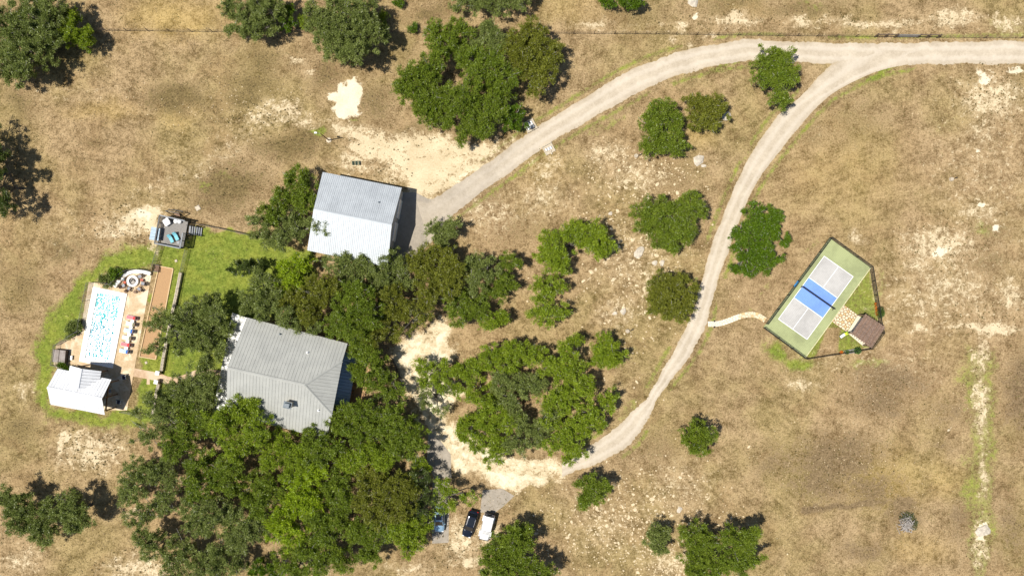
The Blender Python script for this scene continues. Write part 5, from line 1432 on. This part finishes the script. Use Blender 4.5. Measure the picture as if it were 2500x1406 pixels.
leafy(sb, "foliage", P(2146, 764) + Vector((0, 0, .2)), .62, 1.0, 1.3, 520, [(.08, .13, .025), (.10, .17, .03), (.06, .09, .02)], 60)
leafy(sb, "foliage", P(2148, 757) + Vector((0, 0, .2)), .5, .7, .9, 300, [(.13, .13, .05), (.10, .12, .04)], 61)
MB().tube([P(2146, 762), P(2146, 762) + Vector((.1, 0, .9))], [.05, .03], 6).build("stem", M_BARK, sb)
pl = thing("planter", P(2076, 857), "long grey planter with spiky green plants along the court fence", "planter", None, 0)
cp = P(2076, 857); rzp = math.atan2(P(2095, 854).y - P(2058, 860).y, P(2095, 854).x - P(2058, 860).x)
ring = MB(); fx, fy = math.cos(rzp), math.sin(rzp)
for s in (-1, 1):
    MB().box((cp.x - fy * s * .3, cp.y + fx * s * .3, .25), (2.1, .06, .5), rzp).build("side_panel", M_GREYFR, pl)
    MB().box((cp.x + fx * s * 1.02, cp.y + fy * s * 1.02, .25), (.06, .54, .5), rzp).build("end_panel", M_GREYFR, pl)
MB().box((cp.x, cp.y, .2), (2.0, .54, .34), rzp).build("soil", mat("grey_gravel_soil", (.30, .28, .24), .95), pl)
leafy(pl, "plant", Vector((cp.x - fx * .85, cp.y - fy * .85, .4)), .4, .35, .5, 160, [(.07, .13, .03), (.10, .18, .04)], 70, .3)
leafy(pl, "plant", Vector((cp.x + fx * .95, cp.y + fy * .95, .45)), .55, .55, .9, 170, [(.05, .10, .03), (.08, .15, .03)], 71, .5)
leafy(pl, "plant", Vector((cp.x, cp.y, .4)), .4, .25, .3, 80, [(.14, .18, .10), (.20, .22, .15)], 72, .18)
po = thing("flower_pot", P(2051.5, 859.5), "small pot of orange flowers at the end of the grey planter", "flower pot")
MB().lathe(P(2051.5, 859.5), [(.16, 0), (.24, .36), (.20, .36), (.19, .3), (0, .3)], 12).build("pot", M_REDPOT, po)
leafy(po, "flowers", P(2051.5, 859.5) + Vector((0, 0, .35)), .3, .3, .3, 120, [(.75, .24, .02), (.70, .18, .02)], 73, .15)
# ================================================================ VEHICLES
def paint(name, c, rough=.25, metallic=.2):
    t = NT(name); t.col(c); t.set(rough=rough, metal=metallic, spec=.5)
    t.bsdf.inputs["Coat Weight"].default_value = .6; t.bsdf.inputs["Coat Roughness"].default_value = .05
    return t.m
M_TYRE = mat("black_rubber", (.015, .015, .015), .8, bump=0)
M_RIM = mat("alloy_rim", (.45, .45, .46), .35, .8, bump=0)
M_LAMP = mat("clear_headlight", (.75, .78, .8), .15, bump=0)
M_RED_L = mat("red_tail_light", (.45, .01, .01), .2, bump=0)
M_CGLASS = mat("tinted_car_glass", (.012, .016, .022), .06, var=.1, bump=0, spec=.8)
def loft(sections, closed=True):
    """sections: list of rings (equal length) of points"""
    mb = MB(); k = len(sections[0])
    for s_ in sections: mb.v += [tuple(p) for p in s_]
    for i in range(len(sections) - 1):
        for j in range(k - 1):
            mb.f.append((i * k + j, i * k + j + 1, (i + 1) * k + j + 1, (i + 1) * k + j))
    if closed:
        mb.f.append(tuple(range(k))[::-1]); n = (len(sections) - 1) * k
        mb.f.append(tuple(n + j for j in range(k)))
    return mb
def wheel(t, x, y, r=.34, w=.23):
    wt = MB(); sg = 1 if y > 0 else -1
    n = 16; vs_ = []
    for rr, yy in ((r * .62, -w / 2), (r * .95, -w / 2), (r, -w * .3), (r, w * .3), (r * .95, w / 2), (r * .62, w / 2)):
        for k in range(n):
            a = 2 * math.pi * k / n; vs_.append((x + rr * math.cos(a), y + yy, r + rr * math.sin(a)))
    fs_ = [(i * n + k, i * n + (k + 1) % n, (i + 1) * n + (k + 1) % n, (i + 1) * n + k) for i in range(5) for k in range(n)]
    wt.add(vs_, fs_)
    wh = wt.build("wheel", M_TYRE, t, local=True, smooth=True)
    mb = MB(); vs_ = [(x, y + sg * w * .40, r)] + [(x + r * .64 * math.cos(2 * math.pi * k / n), y + sg * w * .36, r + r * .64 * math.sin(2 * math.pi * k / n)) for k in range(n)]
    mb.add(vs_, [(0, 1 + k, 1 + (k + 1) % n) for k in range(n)])
    mb.build("rim", M_RIM, wh, local=True)
def car(name, px, py, fx, fy, L, W, hgt, m, label, kind, cat="car", sunroof=True):
    """front of the car points to (fx, fy) in photo pixels"""
    rz = math.atan2(-(fy - py), fx - px)
    t = thing(name, P(px, py) + Vector((0, 0, .03)), label, cat, None, rz)
    h = L / 2; b = W / 2
    if kind == 'hatch':
        belt = .98
        st = [(-h, .70, .62, .80), (-h + .12, .55, .80, .93), (-h + .5, .42, .93, 1.0), (-.9, .34, 1.0, 1.0), (.55, .34, 1.0, .99), (1.05, .36, 1.0, .95), (1.6, .40, .97, .90), (h - .35, .46, .90, .83), (h - .08, .52, .74, .72), (h, .58, .60, .64)]
    else:
        belt = 1.12
        st = [(-h, .6, .90, 1.05), (-h + .08, .5, .97, 1.12), (-h + .5, .45, .98, belt), (-.9, .42, .98, belt), (.55, .42, .98, belt), (.75, .45, .94, 1.12), (1.4, .48, .88, 1.10), (h - .25, .5, .84, 1.08), (h - .1, .55, .84, .98), (h, .6, .82, .9)]
    secs = []
    for x, zb, wf, zt in st:
        w = b * wf
        secs.append([(x, -w * .86, zb * .62), (x, -w, zb), (x, -w, zt - .16), (x, -w * .90, zt - .03), (x, -w * .45, zt + .015), (x, w * .45, zt + .015), (x, w * .90, zt - .03), (x, w, zt - .16), (x, w, zb), (x, w * .86, zb * .62)])
    secs[0] = [(p[0], p[1] * .96, p[2]) for p in secs[0]]
    loft(secs).build("body", m, t, local=True, smooth=True)
    # greenhouse
    if kind == 'hatch':
        base = [(-h + .38, .80), (-h + .62, .88), (.95, .86), (1.12, .80)]; top = [(-h + .85, .66), (-h + 1.1, .72), (.05, .72), (.30, .66)]
    else:
        base = [(-h + .06, .92), (-h + .2, .94), (.72, .92), (.80, .90)]; top = [(-h + .14, .84), (-h + .3, .86), (.35, .85), (.45, .82)]
    z0, z1 = belt - .04, hgt - .06
    lo = [(x, s_ * b * w, z0) for s_ in (-1, 1) for x, w in (base if s_ < 0 else base[::-1])]
    hi = [(x, s_ * b * w, z1) for s_ in (-1, 1) for x, w in (top if s_ < 0 else top[::-1])]
    mb = MB(); mb.add(lo + hi, [(i, (i + 1) % 8, 8 + (i + 1) % 8, 8 + i) for i in range(8)] + [tuple(range(8, 16))])
    gh = mb.build("window_glass", M_CGLASS, t, local=True)
    # roof skin
    rt = [(x + (.03 if i < 2 else -.05), w * .99) for i, (x, w) in enumerate(top)]
    pts = []
    for z, sc in ((z1 - .015, 1.03), (z1 + .035, .98), (z1 + .06, .82)):
        pts += [(x * 1.0, s_ * b * w * sc, z) for s_ in (-1, 1) for x, w in (rt if s_ < 0 else rt[::-1])]
    mb = MB(); mb.add(pts, [(i + 8 * k, (i + 1) % 8 + 8 * k, 8 * (k + 1) + (i + 1) % 8, 8 * (k + 1) + i) for k in range(2) for i in range(8)] + [tuple(range(16, 24))])
    mb.build("roof", m, t, local=True)
    if sunroof: MB().box(((top[1][0] + top[2][0]) / 2, 0, z1 + .066), ((top[2][0] - top[1][0]) * .78, W * .52, .012), bev=.004).build("sunroof", M_CGLASS, t, local=True)
    # pillars
    for s_ in (-1, 1):
        for i in ((0, 0), (3, 3), (1, 1), (2, 2)):
            MB().bar((base[i[0]][0], s_ * b * base[i[0]][1] * 1.003, z0), (top[i[1]][0], s_ * b * top[i[1]][1] * 1.01, z1), .07, .05).build("pillar", m, t, local=True)
        MB().box((base[2][0] - .12, s_ * (b + .07), z0 + .05), (.13, .2, .13), bev=.03).build("side_mirror", m, t, local=True)
        MB().box((h - .12, s_ * b * .62, .70 if kind == 'hatch' else .86), (.16, .34, .14), bev=.03).build("headlight", M_LAMP, t, local=True)
        MB().box((-h + .05, s_ * b * .74, .82 if kind == 'hatch' else .95), (.12, .22, .2), bev=.03).build("tail_light", M_RED_L, t, local=True)
        for x in (h - .92, -h + .85): wheel(t, x, s_ * (b - .13), .33 if kind == 'hatch' else .41, .22 if kind == 'hatch' else .28)
    if kind == 'suv':
        for s_ in (-1, 1):
            for x in (h - .92, -h + .85): MB().box((x, s_ * (b + .02), .93), (1.0, .22, .06), bev=.03).build("fender", m, t, local=True)
        MB().box((h + .10, 0, .60), (.22, W * .92, .24), bev=.05).build("bumper", M_BLACK, t, local=True)
        MB().box((-h - .08, 0, .60), (.18, W * .92, .22), bev=.05).build("bumper", M_BLACK, t, local=True)
        sp = MB(); sp.tube([(-h - .02, 0, 1.02), (-h - .28, 0, 1.02)], .40, 16)
        sp.build("spare_wheel", M_TYRE, t, local=True)
        for x in (.92, 1.12): MB().box((x, 0, 1.137), (.06, W * .6, .03)).build("hood_vent", M_BLACK, t, local=True)
        MB().box((top[0][0] - .02, 0, z1 - .06), (.28, W * .8, .1)).build("rear_glass_frame", M_BLACK, t, local=True)
    else:
        MB().box((1.16, 0, belt - .05), (.14, W * .78, .03)).build("wiper_cowl", M_GREYFR, t, local=True)
        for s_ in (-1, 1): MB().bar((top[1][0], s_ * b * .70, z1 + .07), (top[2][0], s_ * b * .70, z1 + .07), .035, .04).build("roof_rail", M_RIM, t, local=True)
    return t
M_NAVYP = paint("dark_navy_paint", (.010, .014, .026), .18, .3)
M_WHITEP = paint("white_car_paint", (.80, .80, .80), .3, 0)
M_SKYP = paint("pale_blue_car_paint", (.30, .46, .60), .25, .35)
car("parked_car", 1148.5, 1274.5, 1128, 1341, 4.75, 1.86, 1.62, M_NAVYP, "dark navy car parked between the pale blue and the white ones", 'hatch')
car("parked_car", 1189, 1281.5, 1173, 1348, 4.45, 1.88, 1.84, M_WHITEP, "boxy white off-road car with a black spare wheel beside the green oak", 'suv', sunroof=False)
car("parked_car", 1073.5, 1262, 1073.8, 1330, 4.6, 1.84, 1.6, M_SKYP, "pale blue car half hidden under the thin tree on the parking slab", 'hatch', sunroof=True)

# ================================================================ PASTURE FENCES
def wire_fence(pts, gap, h, label, lean=None):
    w = [P(*p) for p in pts]
    t = thing("pasture_fence", w[0], label, "fence")
    M_RUST = M_FPOST
    wires = MB(); rr = random.Random(len(label))
    for i in range(len(w) - 1):
        a, b = w[i], w[i + 1]; L = (b - a).length; n = max(1, round(L / gap))
        for k in range(n):
            q = lerp(a, b, k / n)
            MB().bar((q.x, q.y, -.05), (q.x + rr.uniform(-.06, .06), q.y + rr.uniform(-.06, .06), h + .1), .085, .085).build("post", M_RUST, t)
        for z in (.2, .45, .7, .95, 1.2): wires.bar(flat(a, z * h / 1.25), flat(b, z * h / 1.25), .013, .013)
        d = (b - a).normalized()
        for k in range(int(L / .6)): q = a + d * (k * .6); wires.bar((q.x, q.y, .02), (q.x, q.y, h * .95), .018, .018)
    tag(wires.build("wire_mesh", M_RUST, t), kind="stuff")
    return t
M_FPOST = mat("weathered_fence_post", (.12, .085, .06), .85, var=.3)
wire_fence([(-60, 71), (260, 76), (520, 79), (700, 80), (1010, 81), (1400, 83), (1600, 84.5), (1850, 88), (2135, 91)], 3.6, 1.3, "long wire pasture fence along the top of the photo, left of the timber braces")
wire_fence([(2285, 92.5), (2400, 94), (2580, 95)], 5.5, 1.3, "wire pasture fence at the top right, right of the timber braces")
hb = thing("brace_gate", P(2210, 92), "brown timber fence braces with a pipe gate between them by the drive", "gate")
bx = [P(*p) for p in ((2135, 91), (2159, 91.2), (2183, 91.4), (2238, 92), (2261, 92.3), (2287, 92.6))]
for q in bx: MB().box((q.x, q.y, .75), (.2, .2, 1.5)).build("post", M_FPOST, hb)
for i, j in ((0, 1), (1, 2), (3, 4), (4, 5)):
    MB().bar(flat(bx[i], 1.25), flat(bx[j], 1.25), .14, .14).build("brace_rail", M_FPOST, hb)
M_PIPE = mat("grey_pipe", (.34, .32, .29), .6, .3)
for z in (.3, .55, .8, 1.05, 1.28): MB().bar(flat(bx[2], z), flat(bx[3], z), .06, .06).build("gate_pipe", M_PIPE, hb)
# low dark rail gate at the edge of the gravel yard
yf = thing("yard_fence", P(975, 910), "thin black two-rail fence at the house side of the gravel yard", "fence")
a, b = P(962, 880), P(984, 935)
for k in range(6): q = lerp(a, b, k / 5); MB().box((q.x, q.y, .62), (.09, .09, 1.24)).build("post", M_BLACK, yf)
for z in (.35, .8, 1.2): MB().bar(flat(a, z), flat(b, z), .06, .06).build("rail", M_BLACK, yf)

# ================================================================ DRIVE CULVERTS, POLE, SMALL THINGS
M_CULV = mat("pale_culvert_concrete", (.50, .43, .32), .9, var=.12)
M_PIPEW = mat("bright_galvanised_pipe", (.66, .67, .68), .42, .5, bump=0)
def culvert(px, py, ox, oy, w, l, plen, label):
    """concrete apron with three half-open pipes; (ox, oy) photo direction away from the drive"""
    L = math.hypot(ox, oy); o = Vector((ox / L, -oy / L, 0)); s_ = Vector((-o.y, o.x, 0))
    c = P(px, py); t = thing("culvert_end", c, label, "culvert", "culvert ends on both sides of the drive")
    a = math.atan2(o.y, o.x)
    MB().box((c.x, c.y, .02), (l, w, .16), a, bev=.03).build("apron", M_CULV, t)
    q = c - o * (l / 2 - .05)
    MB().box((q.x, q.y, .12), (.22, w + .3, .4), a, bev=.03).build("headwall", M_CULV, t)
    for s2 in (-1, 1):
        q = c + s_ * s2 * (w / 2); MB().box((q.x, q.y, .08), (l, .14, .22), a).build("side_kerb", M_CULV, t)
    for k in (-1, 0, 1):
        p0 = c + s_ * k * w * .27 - o * (plen * .5); n = 10; vs_ = []
        for i, e in enumerate((0, plen)):
            for j in range(n + 1):
                th = math.pi * (.0 + j / n); rr = .20
                vs_.append(p0 + o * e + s_ * (rr * math.cos(th)) + Vector((0, 0, .12 + rr * math.sin(th) - .10 * i)))
        mb = MB(); mb.add(vs_, [(j, j + 1, n + 2 + j, n + 1 + j) for j in range(n)])
        mb.build("pipe", M_PIPEW, t, smooth=True)
    return t
culvert(1294, 307, -14, -26, 1.75, 1.9, 1.25, "culvert end with three long bright pipes beside the dark juniper")
cu = culvert(1339.5, 364, 14, 26, 1.7, 1.7, .5, "culvert end with three short pipe mouths below the drive")
for k in range(7):
    q = P(1340 + rn.uniform(-7, 8), 371 + rn.uniform(-3, 5)); MB().box((q.x, q.y, .15), (rn.uniform(.15, .3), rn.uniform(.15, .25), .2), rn.uniform(0, 3), bev=.04).build("rubble_stone", M_STONE, cu)
lp = thing("yard_lamp", P(803, 343), "tall yard lamp post on a pale base left of the bare yard", "lamp post")
q = P(803, 343)
MB().lathe(q, [(.45, 0), (.45, .12), (0, .14)], 12).build("base", M_STONE, lp)
MB().tube([q, q + Vector((0, 0, 5.3))], [.10, .07], 8).build("pole", M_TIMBER, lp)
MB().bar(q + Vector((0, 0, 5.2)), q + Vector((-.7, .1, 5.35)), .05).build("arm", M_GREYFR, lp)
MB().box(q + Vector((-.8, .12, 5.34)), (.45, .28, .16), 0, bev=.04).build("lamp_head", M_WHITE, lp)
# green slatted rack on the ground north of the barn
rk = thing("cattle_feeder", P(870, 399), "dark green slatted metal feeder rack lying north of the barn", "feeder rack")
q = P(870, 399); ra = .05
M_DGREEN = mat("dark_green_metal", (.03, .07, .045), .6, .3)
for k in range(5): MB().box((q.x, q.y + .3 - .15 * k, .45 - .03 * k), (1.35, .05, .05), ra).build("slat", M_DGREEN, rk)
for k in (-1, 0, 1): MB().box((q.x + k * .6, q.y, .2), (.06, .7, .4), ra).build("leg", M_DGREEN, rk)
# path lights
for px, py in ((1742, 784), (1742, 798)):
    t = thing("path_light", P(px, py), "black path light on the " + ("upper" if py < 790 else "lower") + " side of the white stone path", "path light", "path lights by the white stone path")
    MB().lathe((0, 0, 0), [(.03, 0), (.03, .5)], 6).build("stake", M_BLACK, t, local=True)
    MB().lathe((0, 0, 0), [(.14, .46), (.10, .54), (0, .58)], 10).build("hood", M_BLACK, t, local=True)
# disc-golf style feeders seen as rings: stump with a black stake
M_STUMP = mat("pale_cut_stump", (.46, .39, .29), .9, var=.2)
for px, py, txt in ((1553, 381, "pale round stump with a dark stake beside the deep green oak"), (1532, 808, "pale round stump with a dark stake above the compact bright oak"), (2322, 438, "pale round stump with a dark stake in the open field, far right")):
    t = thing("tree_stump", P(px, py), txt, "stump")
    MB().lathe((0, 0, 0), [(.40, -.02), (.34, .12), (.32, .34), (.27, .36), (0, .345)], 14).build("trunk", M_STUMP, t, local=True)
    MB().box((.55, .12, .3), (.10, .10, .6), .3).build("stake", M_BLACK, t, local=True)
    MB().box((.85, .25, .07), (.42, .16, .14), .35).build("foot_bar", M_BLACK, t, local=True)
# white valve boxes on the lawns
for px, py, txt in ((430, 637, "small white valve lid on the lawn below the deck"), (357, 885, "small pale valve lid on the lawn below the bocce court"), (483, 508, "pale square stone slab right of the swing frame")):
    t = thing("valve_lid", P(px, py), txt, "lid")
    s_ = .34 if px != 483 else .75
    MB().box((0, 0, .04), (s_, s_, .1), .5, bev=.02).build("lid", M_STONE, t, local=True)
    MB().box((0, 0, .015), (s_ + .1, s_ + .1, .05), .5).build("rim", M_CONC, t, local=True)

# ================================================================ ROCKS
M_ROCK = mat("grey_white_limestone", (.50, .44, .35), .95, var=.3, scale=2.2, bump=.7)
M_ROCKC = mat("cream_limestone", (.62, .50, .32), .95, var=.22, scale=2.5, bump=.6)
def rock_mesh(seed, flatz=.35, name="limestone_rock", m=None):
    bm = bmesh.new(); bmesh.ops.create_icosphere(bm, subdivisions=2, radius=.5)
    rr = random.Random(seed); dirs = [(Vector((rr.gauss(0, 1), rr.gauss(0, 1), rr.gauss(0, .5))).normalized(), rr.uniform(.28, .46)) for _ in range(9)]
    for v in bm.verts:
        for d, k in dirs:
            e = v.co.dot(d)
            if e > k: v.co -= d * (e - k)
        v.co *= 1 + rr.uniform(-.05, .05)
        v.co.z *= flatz; v.co.x *= 1.15
    me = bpy.data.meshes.new(name); bm.to_mesh(me); bm.free()
    me.materials.append(m or M_ROCK); return me
RM = [rock_mesh(i) for i in range(4)]; RC = [rock_mesh(20 + i, .16, "limestone_rock", M_ROCKC) for i in range(6)]
def rock(px, py, s_, rz, label, group=None, me=None, z=None, asp=1.0):
    o = bpy.data.objects.new("limestone_rock", me); COL.objects.link(o)
    o.location = P(px, py) + Vector((0, 0, s_ * .02 if z is None else z)); o.scale = (s_, s_ * asp, s_ * .8); o.rotation_euler = (0, 0, rz)
    return tag(o, label, "rock", group)
for px, py, d, rz, txt, me in ((1706, 392, 29, .4, "largest flat-topped boulder, below the deep green oak between the drives", RM[0]), (1560, 615, 30, 1.0, "big pale grey boulder at the lower left of the wide oak by the drive", RM[1]), (1598, 641, 15, .2, "left of two grey rocks below the wide oak by the drive", RM[2]), (1617, 642, 14, 1.3, "right of two grey rocks below the wide oak by the drive", RM[3]),
        (1522, 760, 17, .8, "grey rock in the stony ground left of the round brownish oak", RM[0]), (1490, 521, 11, .4, "grey rock left of the wide oak by the drive", RM[2]), (1659, 1244, 15, 1.0, "flat white rock in the stony field above the three dark oaks", RM[3]), (1508, 602, 13, 0, "tan rock at the right edge of the horseshoe oak", RM[1]), (1773, 284, 26, .6, "dark grey boulder at the right edge of the olive brown oak", RM[2]), (1693, 4, 30, 1.2, "pale outcrop boulder cut by the top edge", RM[0]), (1501, 765, 11, .3, "smaller grey rock left of the grey one", RM[3]), (1718, 405, 12, 0, "small rock under the largest boulder", RM[1]), (2400, 1296, 34, .3, "white limestone outcrop on the track at the lower right", RM[3])):
    rock(px, py, d / S, rz, txt, None, me)
rr = random.Random(77)
def scatter_rocks(n, f, label, group, lo, hi):
    k = 0
    while k < n:
        px, py = f()
        j = int(np.clip(np.searchsorted(YS, py), 1, len(YS) - 1)); i = int(np.clip(np.searchsorted(XS, px), 1, len(XS) - 1))
        if hard[j, i]: continue
        k += 1
        rock(px, py, rr.uniform(lo, hi) / S, rr.uniform(0, 6.28), label, group, rr.choice(RC), rr.uniform(-.01, .015), rr.uniform(.55, .95))
scatter_rocks(70, lambda: (rr.gauss(1560, 70), rr.gauss(640, 110)), "cream limestone slab lying in the stony grass west of the lower drive", "cream stones west of the lower drive", 5, 12)
scatter_rocks(95, lambda: (rr.gauss(1530, 110), rr.gauss(1270, 65)), "cream limestone slab in the stony field below the drive's end", "cream stones below the drive's end", 4, 11)
scatter_rocks(26, lambda: (rr.gauss(1560, 60), rr.gauss(430, 45)), "cream limestone slab in the grass between the two drives", "cream stones between the two drives", 4, 10)
# small pebbles: real geometry, joined
V = []; F = []; nv = 0
rg = np.random.default_rng(5)
def pebbles(n, cx, cy, sx, sy, lo, hi):
    global nv
    for _ in range(n):
        px, py = rg.normal(cx, sx), rg.normal(cy, sy)
        j = int(np.clip(np.searchsorted(YS, py), 1, len(YS) - 1)); i = int(np.clip(np.searchsorted(XS, px), 1, len(XS) - 1))
        if hard[j, i]: continue
        c = P(px, py); s_ = rg.uniform(lo, hi) / 2; k = 6; a0 = rg.uniform(0, 6)
        rads = s_ * rg.uniform(.7, 1.15, k)
        for z, q in ((-.01, 1.0), (s_ * .35, .75)):
            for t in range(k): V.append((c.x + rads[t] * q * math.cos(a0 + t * 6.283 / k), c.y + rads[t] * q * math.sin(a0 + t * 6.283 / k), z))
        for t in range(k): F.append((nv + t, nv + (t + 1) % k, nv + k + (t + 1) % k, nv + k + t))
        F.append(tuple(nv + k + t for t in range(k))); nv += 2 * k
pebbles(420, 1560, 620, 90, 130, .12, .42); pebbles(700, 1540, 1280, 130, 75, .10, .40); pebbles(260, 2060, 1130, 110, 70, .08, .2); pebbles(160, 1560, 420, 80, 50, .12, .35); pebbles(220, 2150, 950, 120, 60, .08, .18); pebbles(120, 1640, 1370, 60, 30, .15, .4); pebbles(150, 600, 270, 120, 40, .1, .25)
mb = MB(); mb.v = V; mb.f = F
tag(mb.build("pebbles", M_ROCKC), kind="stuff")

# ================================================================ BRUSH PILE
bp = thing("brush_pile", P(2212, 1272), "heap of grey dead branches with green weeds in the lower right field", "brush pile")
c0 = P(2210, 1272)
M_DEAD = mat("dead_grey_wood", (.34, .31, .28), .9, var=.3, bump=.3)
for k in range(70):
    a = rn.gauss(2.4, .7) if k % 3 else rn.uniform(0, 3.14); L = rn.uniform(.7, 2.0)
    ox, oy = rn.gauss(0, .6), rn.gauss(-.3, .7); z = max(.06, .75 - .38 * math.hypot(ox, oy)) * rn.uniform(.4, 1.1)
    q = c0 + Vector((ox, oy, z)); e = Vector((math.cos(a), math.sin(a), rn.uniform(-.18, .18))) * L / 2
    MB().tube([q - e, q + Vector((rn.uniform(-.1, .1), rn.uniform(-.1, .1), .08)), q + e], [.05, .04, .015], 5).build("branch", M_DEAD, bp)
leafy(bp, "weeds", c0 + Vector((.2, .9, .1)), 1.5, .9, .5, 420, [(.09, .11, .05), (.12, .13, .05), (.07, .10, .03)], 90, .22)
leafy(bp, "weeds", c0 + Vector((1.5, -.4, .1)), .7, 1.2, .4, 260, [(.11, .13, .05), (.14, .14, .06)], 91, .22)

# ================================================================ GRASS AND WEED TUFTS (real blades)
def sample_idx(px, py):
    i = np.clip(np.searchsorted(XS, px), 1, len(XS) - 1); j = np.clip(np.searchsorted(YS, py), 1, len(YS) - 1)
    return j, i
def tufts(n, seed, h, w, accept, colour, blades=3):
    rg = np.random.default_rng(seed)
    px = rg.uniform(-30, 2530, n); py = rg.uniform(-25, 1432, n)
    j, i = sample_idx(px, py)
    ok = ~hard[j, i] & (rg.random(n) < accept(j, i, px, py))
    px, py, j, i = px[ok], py[ok], j[ok], i[ok]; n = len(px)
    base = np.stack([(px - 1250) / S, (703 - py) / S, np.zeros(n)], 1)
    sc = rg.uniform(.6, 1.35, n)
    V = []; 
    col = colour(j, i, n, rg)
    for b in range(blades):
        a = rg.uniform(0, 6.283, n)
        d = np.stack([np.cos(a), np.sin(a), np.zeros(n)], 1); s_ = np.stack([-np.sin(a), np.cos(a), np.zeros(n)], 1)
        ww = (w * sc)[:, None]; hh = (h * sc * rg.uniform(.7, 1.2, n))
        tip = base + d * (hh * rg.uniform(.4, .9, n))[:, None]; tip[:, 2] = hh * .8
        V.append(np.stack([base - s_ * ww - d * ww * .3, base + s_ * ww - d * ww * .3, tip], 1))
    V = np.concatenate(V, 1).reshape(-1, 3)
    F = np.arange(len(V)).reshape(-1, 3)
    return V, F, np.repeat(col, 3 * blades, 0)
def tone(a, b): 
    a = np.array(a); b = np.array(b)
    return lambda n, rg: a + (b - a) * rg.random(n)[:, None]
def dry_col(j, i, n, rg):
    c = tone((.17, .125, .06), (.50, .385, .215))(n, rg)
    dk = dark[j, i][:, None]; g = gold[j, i][:, None]; ol = (vnoise(j * 7.0, i * 7.0, 31, 60) > .5)[:, None]
    c = np.where(dk > .45, tone((.07, .05, .03), (.22, .16, .09))(n, rg), c)
    c = np.where((g > .4) & (rg.random(n)[:, None] < .7), tone((.28, .20, .06), (.58, .43, .17))(n, rg), c)
    return np.where(ol & (rg.random(n)[:, None] < .35), tone((.13, .12, .04), (.26, .23, .09))(n, rg), c)
M_TUFT = (lambda t: (t.col(t.attr("tone").outputs["Color"]), t.set(rough=.9, spec=.1), t.m)[2])(NT("grass_blades"))
V, F, C = tufts(110000, 21, .17, .035, lambda j, i, x, y: np.clip(1 - bare[j, i] * 1.5 - white[j, i] * 1.6 - green[j, i] * .9, 0, 1) * .85, dry_col)
tag(link_mesh("dry_grass", np_mesh("dry_grass", V, F, {"tone": C}), None, M_TUFT), kind="stuff")
V, F, C = tufts(60000, 22, .12, .03, lambda j, i, x, y: np.clip(green[j, i] * 1.3 - .3, 0, 1) * .8, lambda j, i, n, rg: tone((.07, .10, .012), (.19, .22, .04))(n, rg))
tag(link_mesh("lawn_grass", np_mesh("lawn_grass", V, F, {"tone": C}), None, M_TUFT), kind="stuff")
SP = np.maximum.reduce([ell(225, 1100, 110, 70) , ell(1125, 1320, 65, 85), ell(945, 420, 70, 60), ell(340, 1385, 120, 45), ell(320, 560, 130, 60), ell(2420, 240, 130, 90), ell(2290, 600, 140, 80), ell(2390, 900, 30, 160), ell(2395, 1330, 30, 90), ell(1950, 50, 420, 24), ell(2400, 780, 120, 60), ell(900, 360, 60, 30), ell(1040, 350, 60, 10), ell(640, 280, 120, 40)])
DK = np.maximum.reduce([ell(2060, 1130, 180, 100), ell(2170, 950, 160, 90), ell(2490, 960, 60, 150), ell(560, 450, 130, 70), ell(700, 355, 120, 40)])
V, F, C = tufts(60000, 23, .20, .075, lambda j, i, x, y: np.clip(SP[j, i] * .55 + DK[j, i] * .22 - .04, 0, .6), lambda j, i, n, rg: tone((.075, .06, .022), (.20, .165, .065))(n, rg), blades=5)
tag(link_mesh("weed_tufts", np_mesh("weed_tufts", V, F, {"tone": C}), None, M_TUFT), kind="stuff")
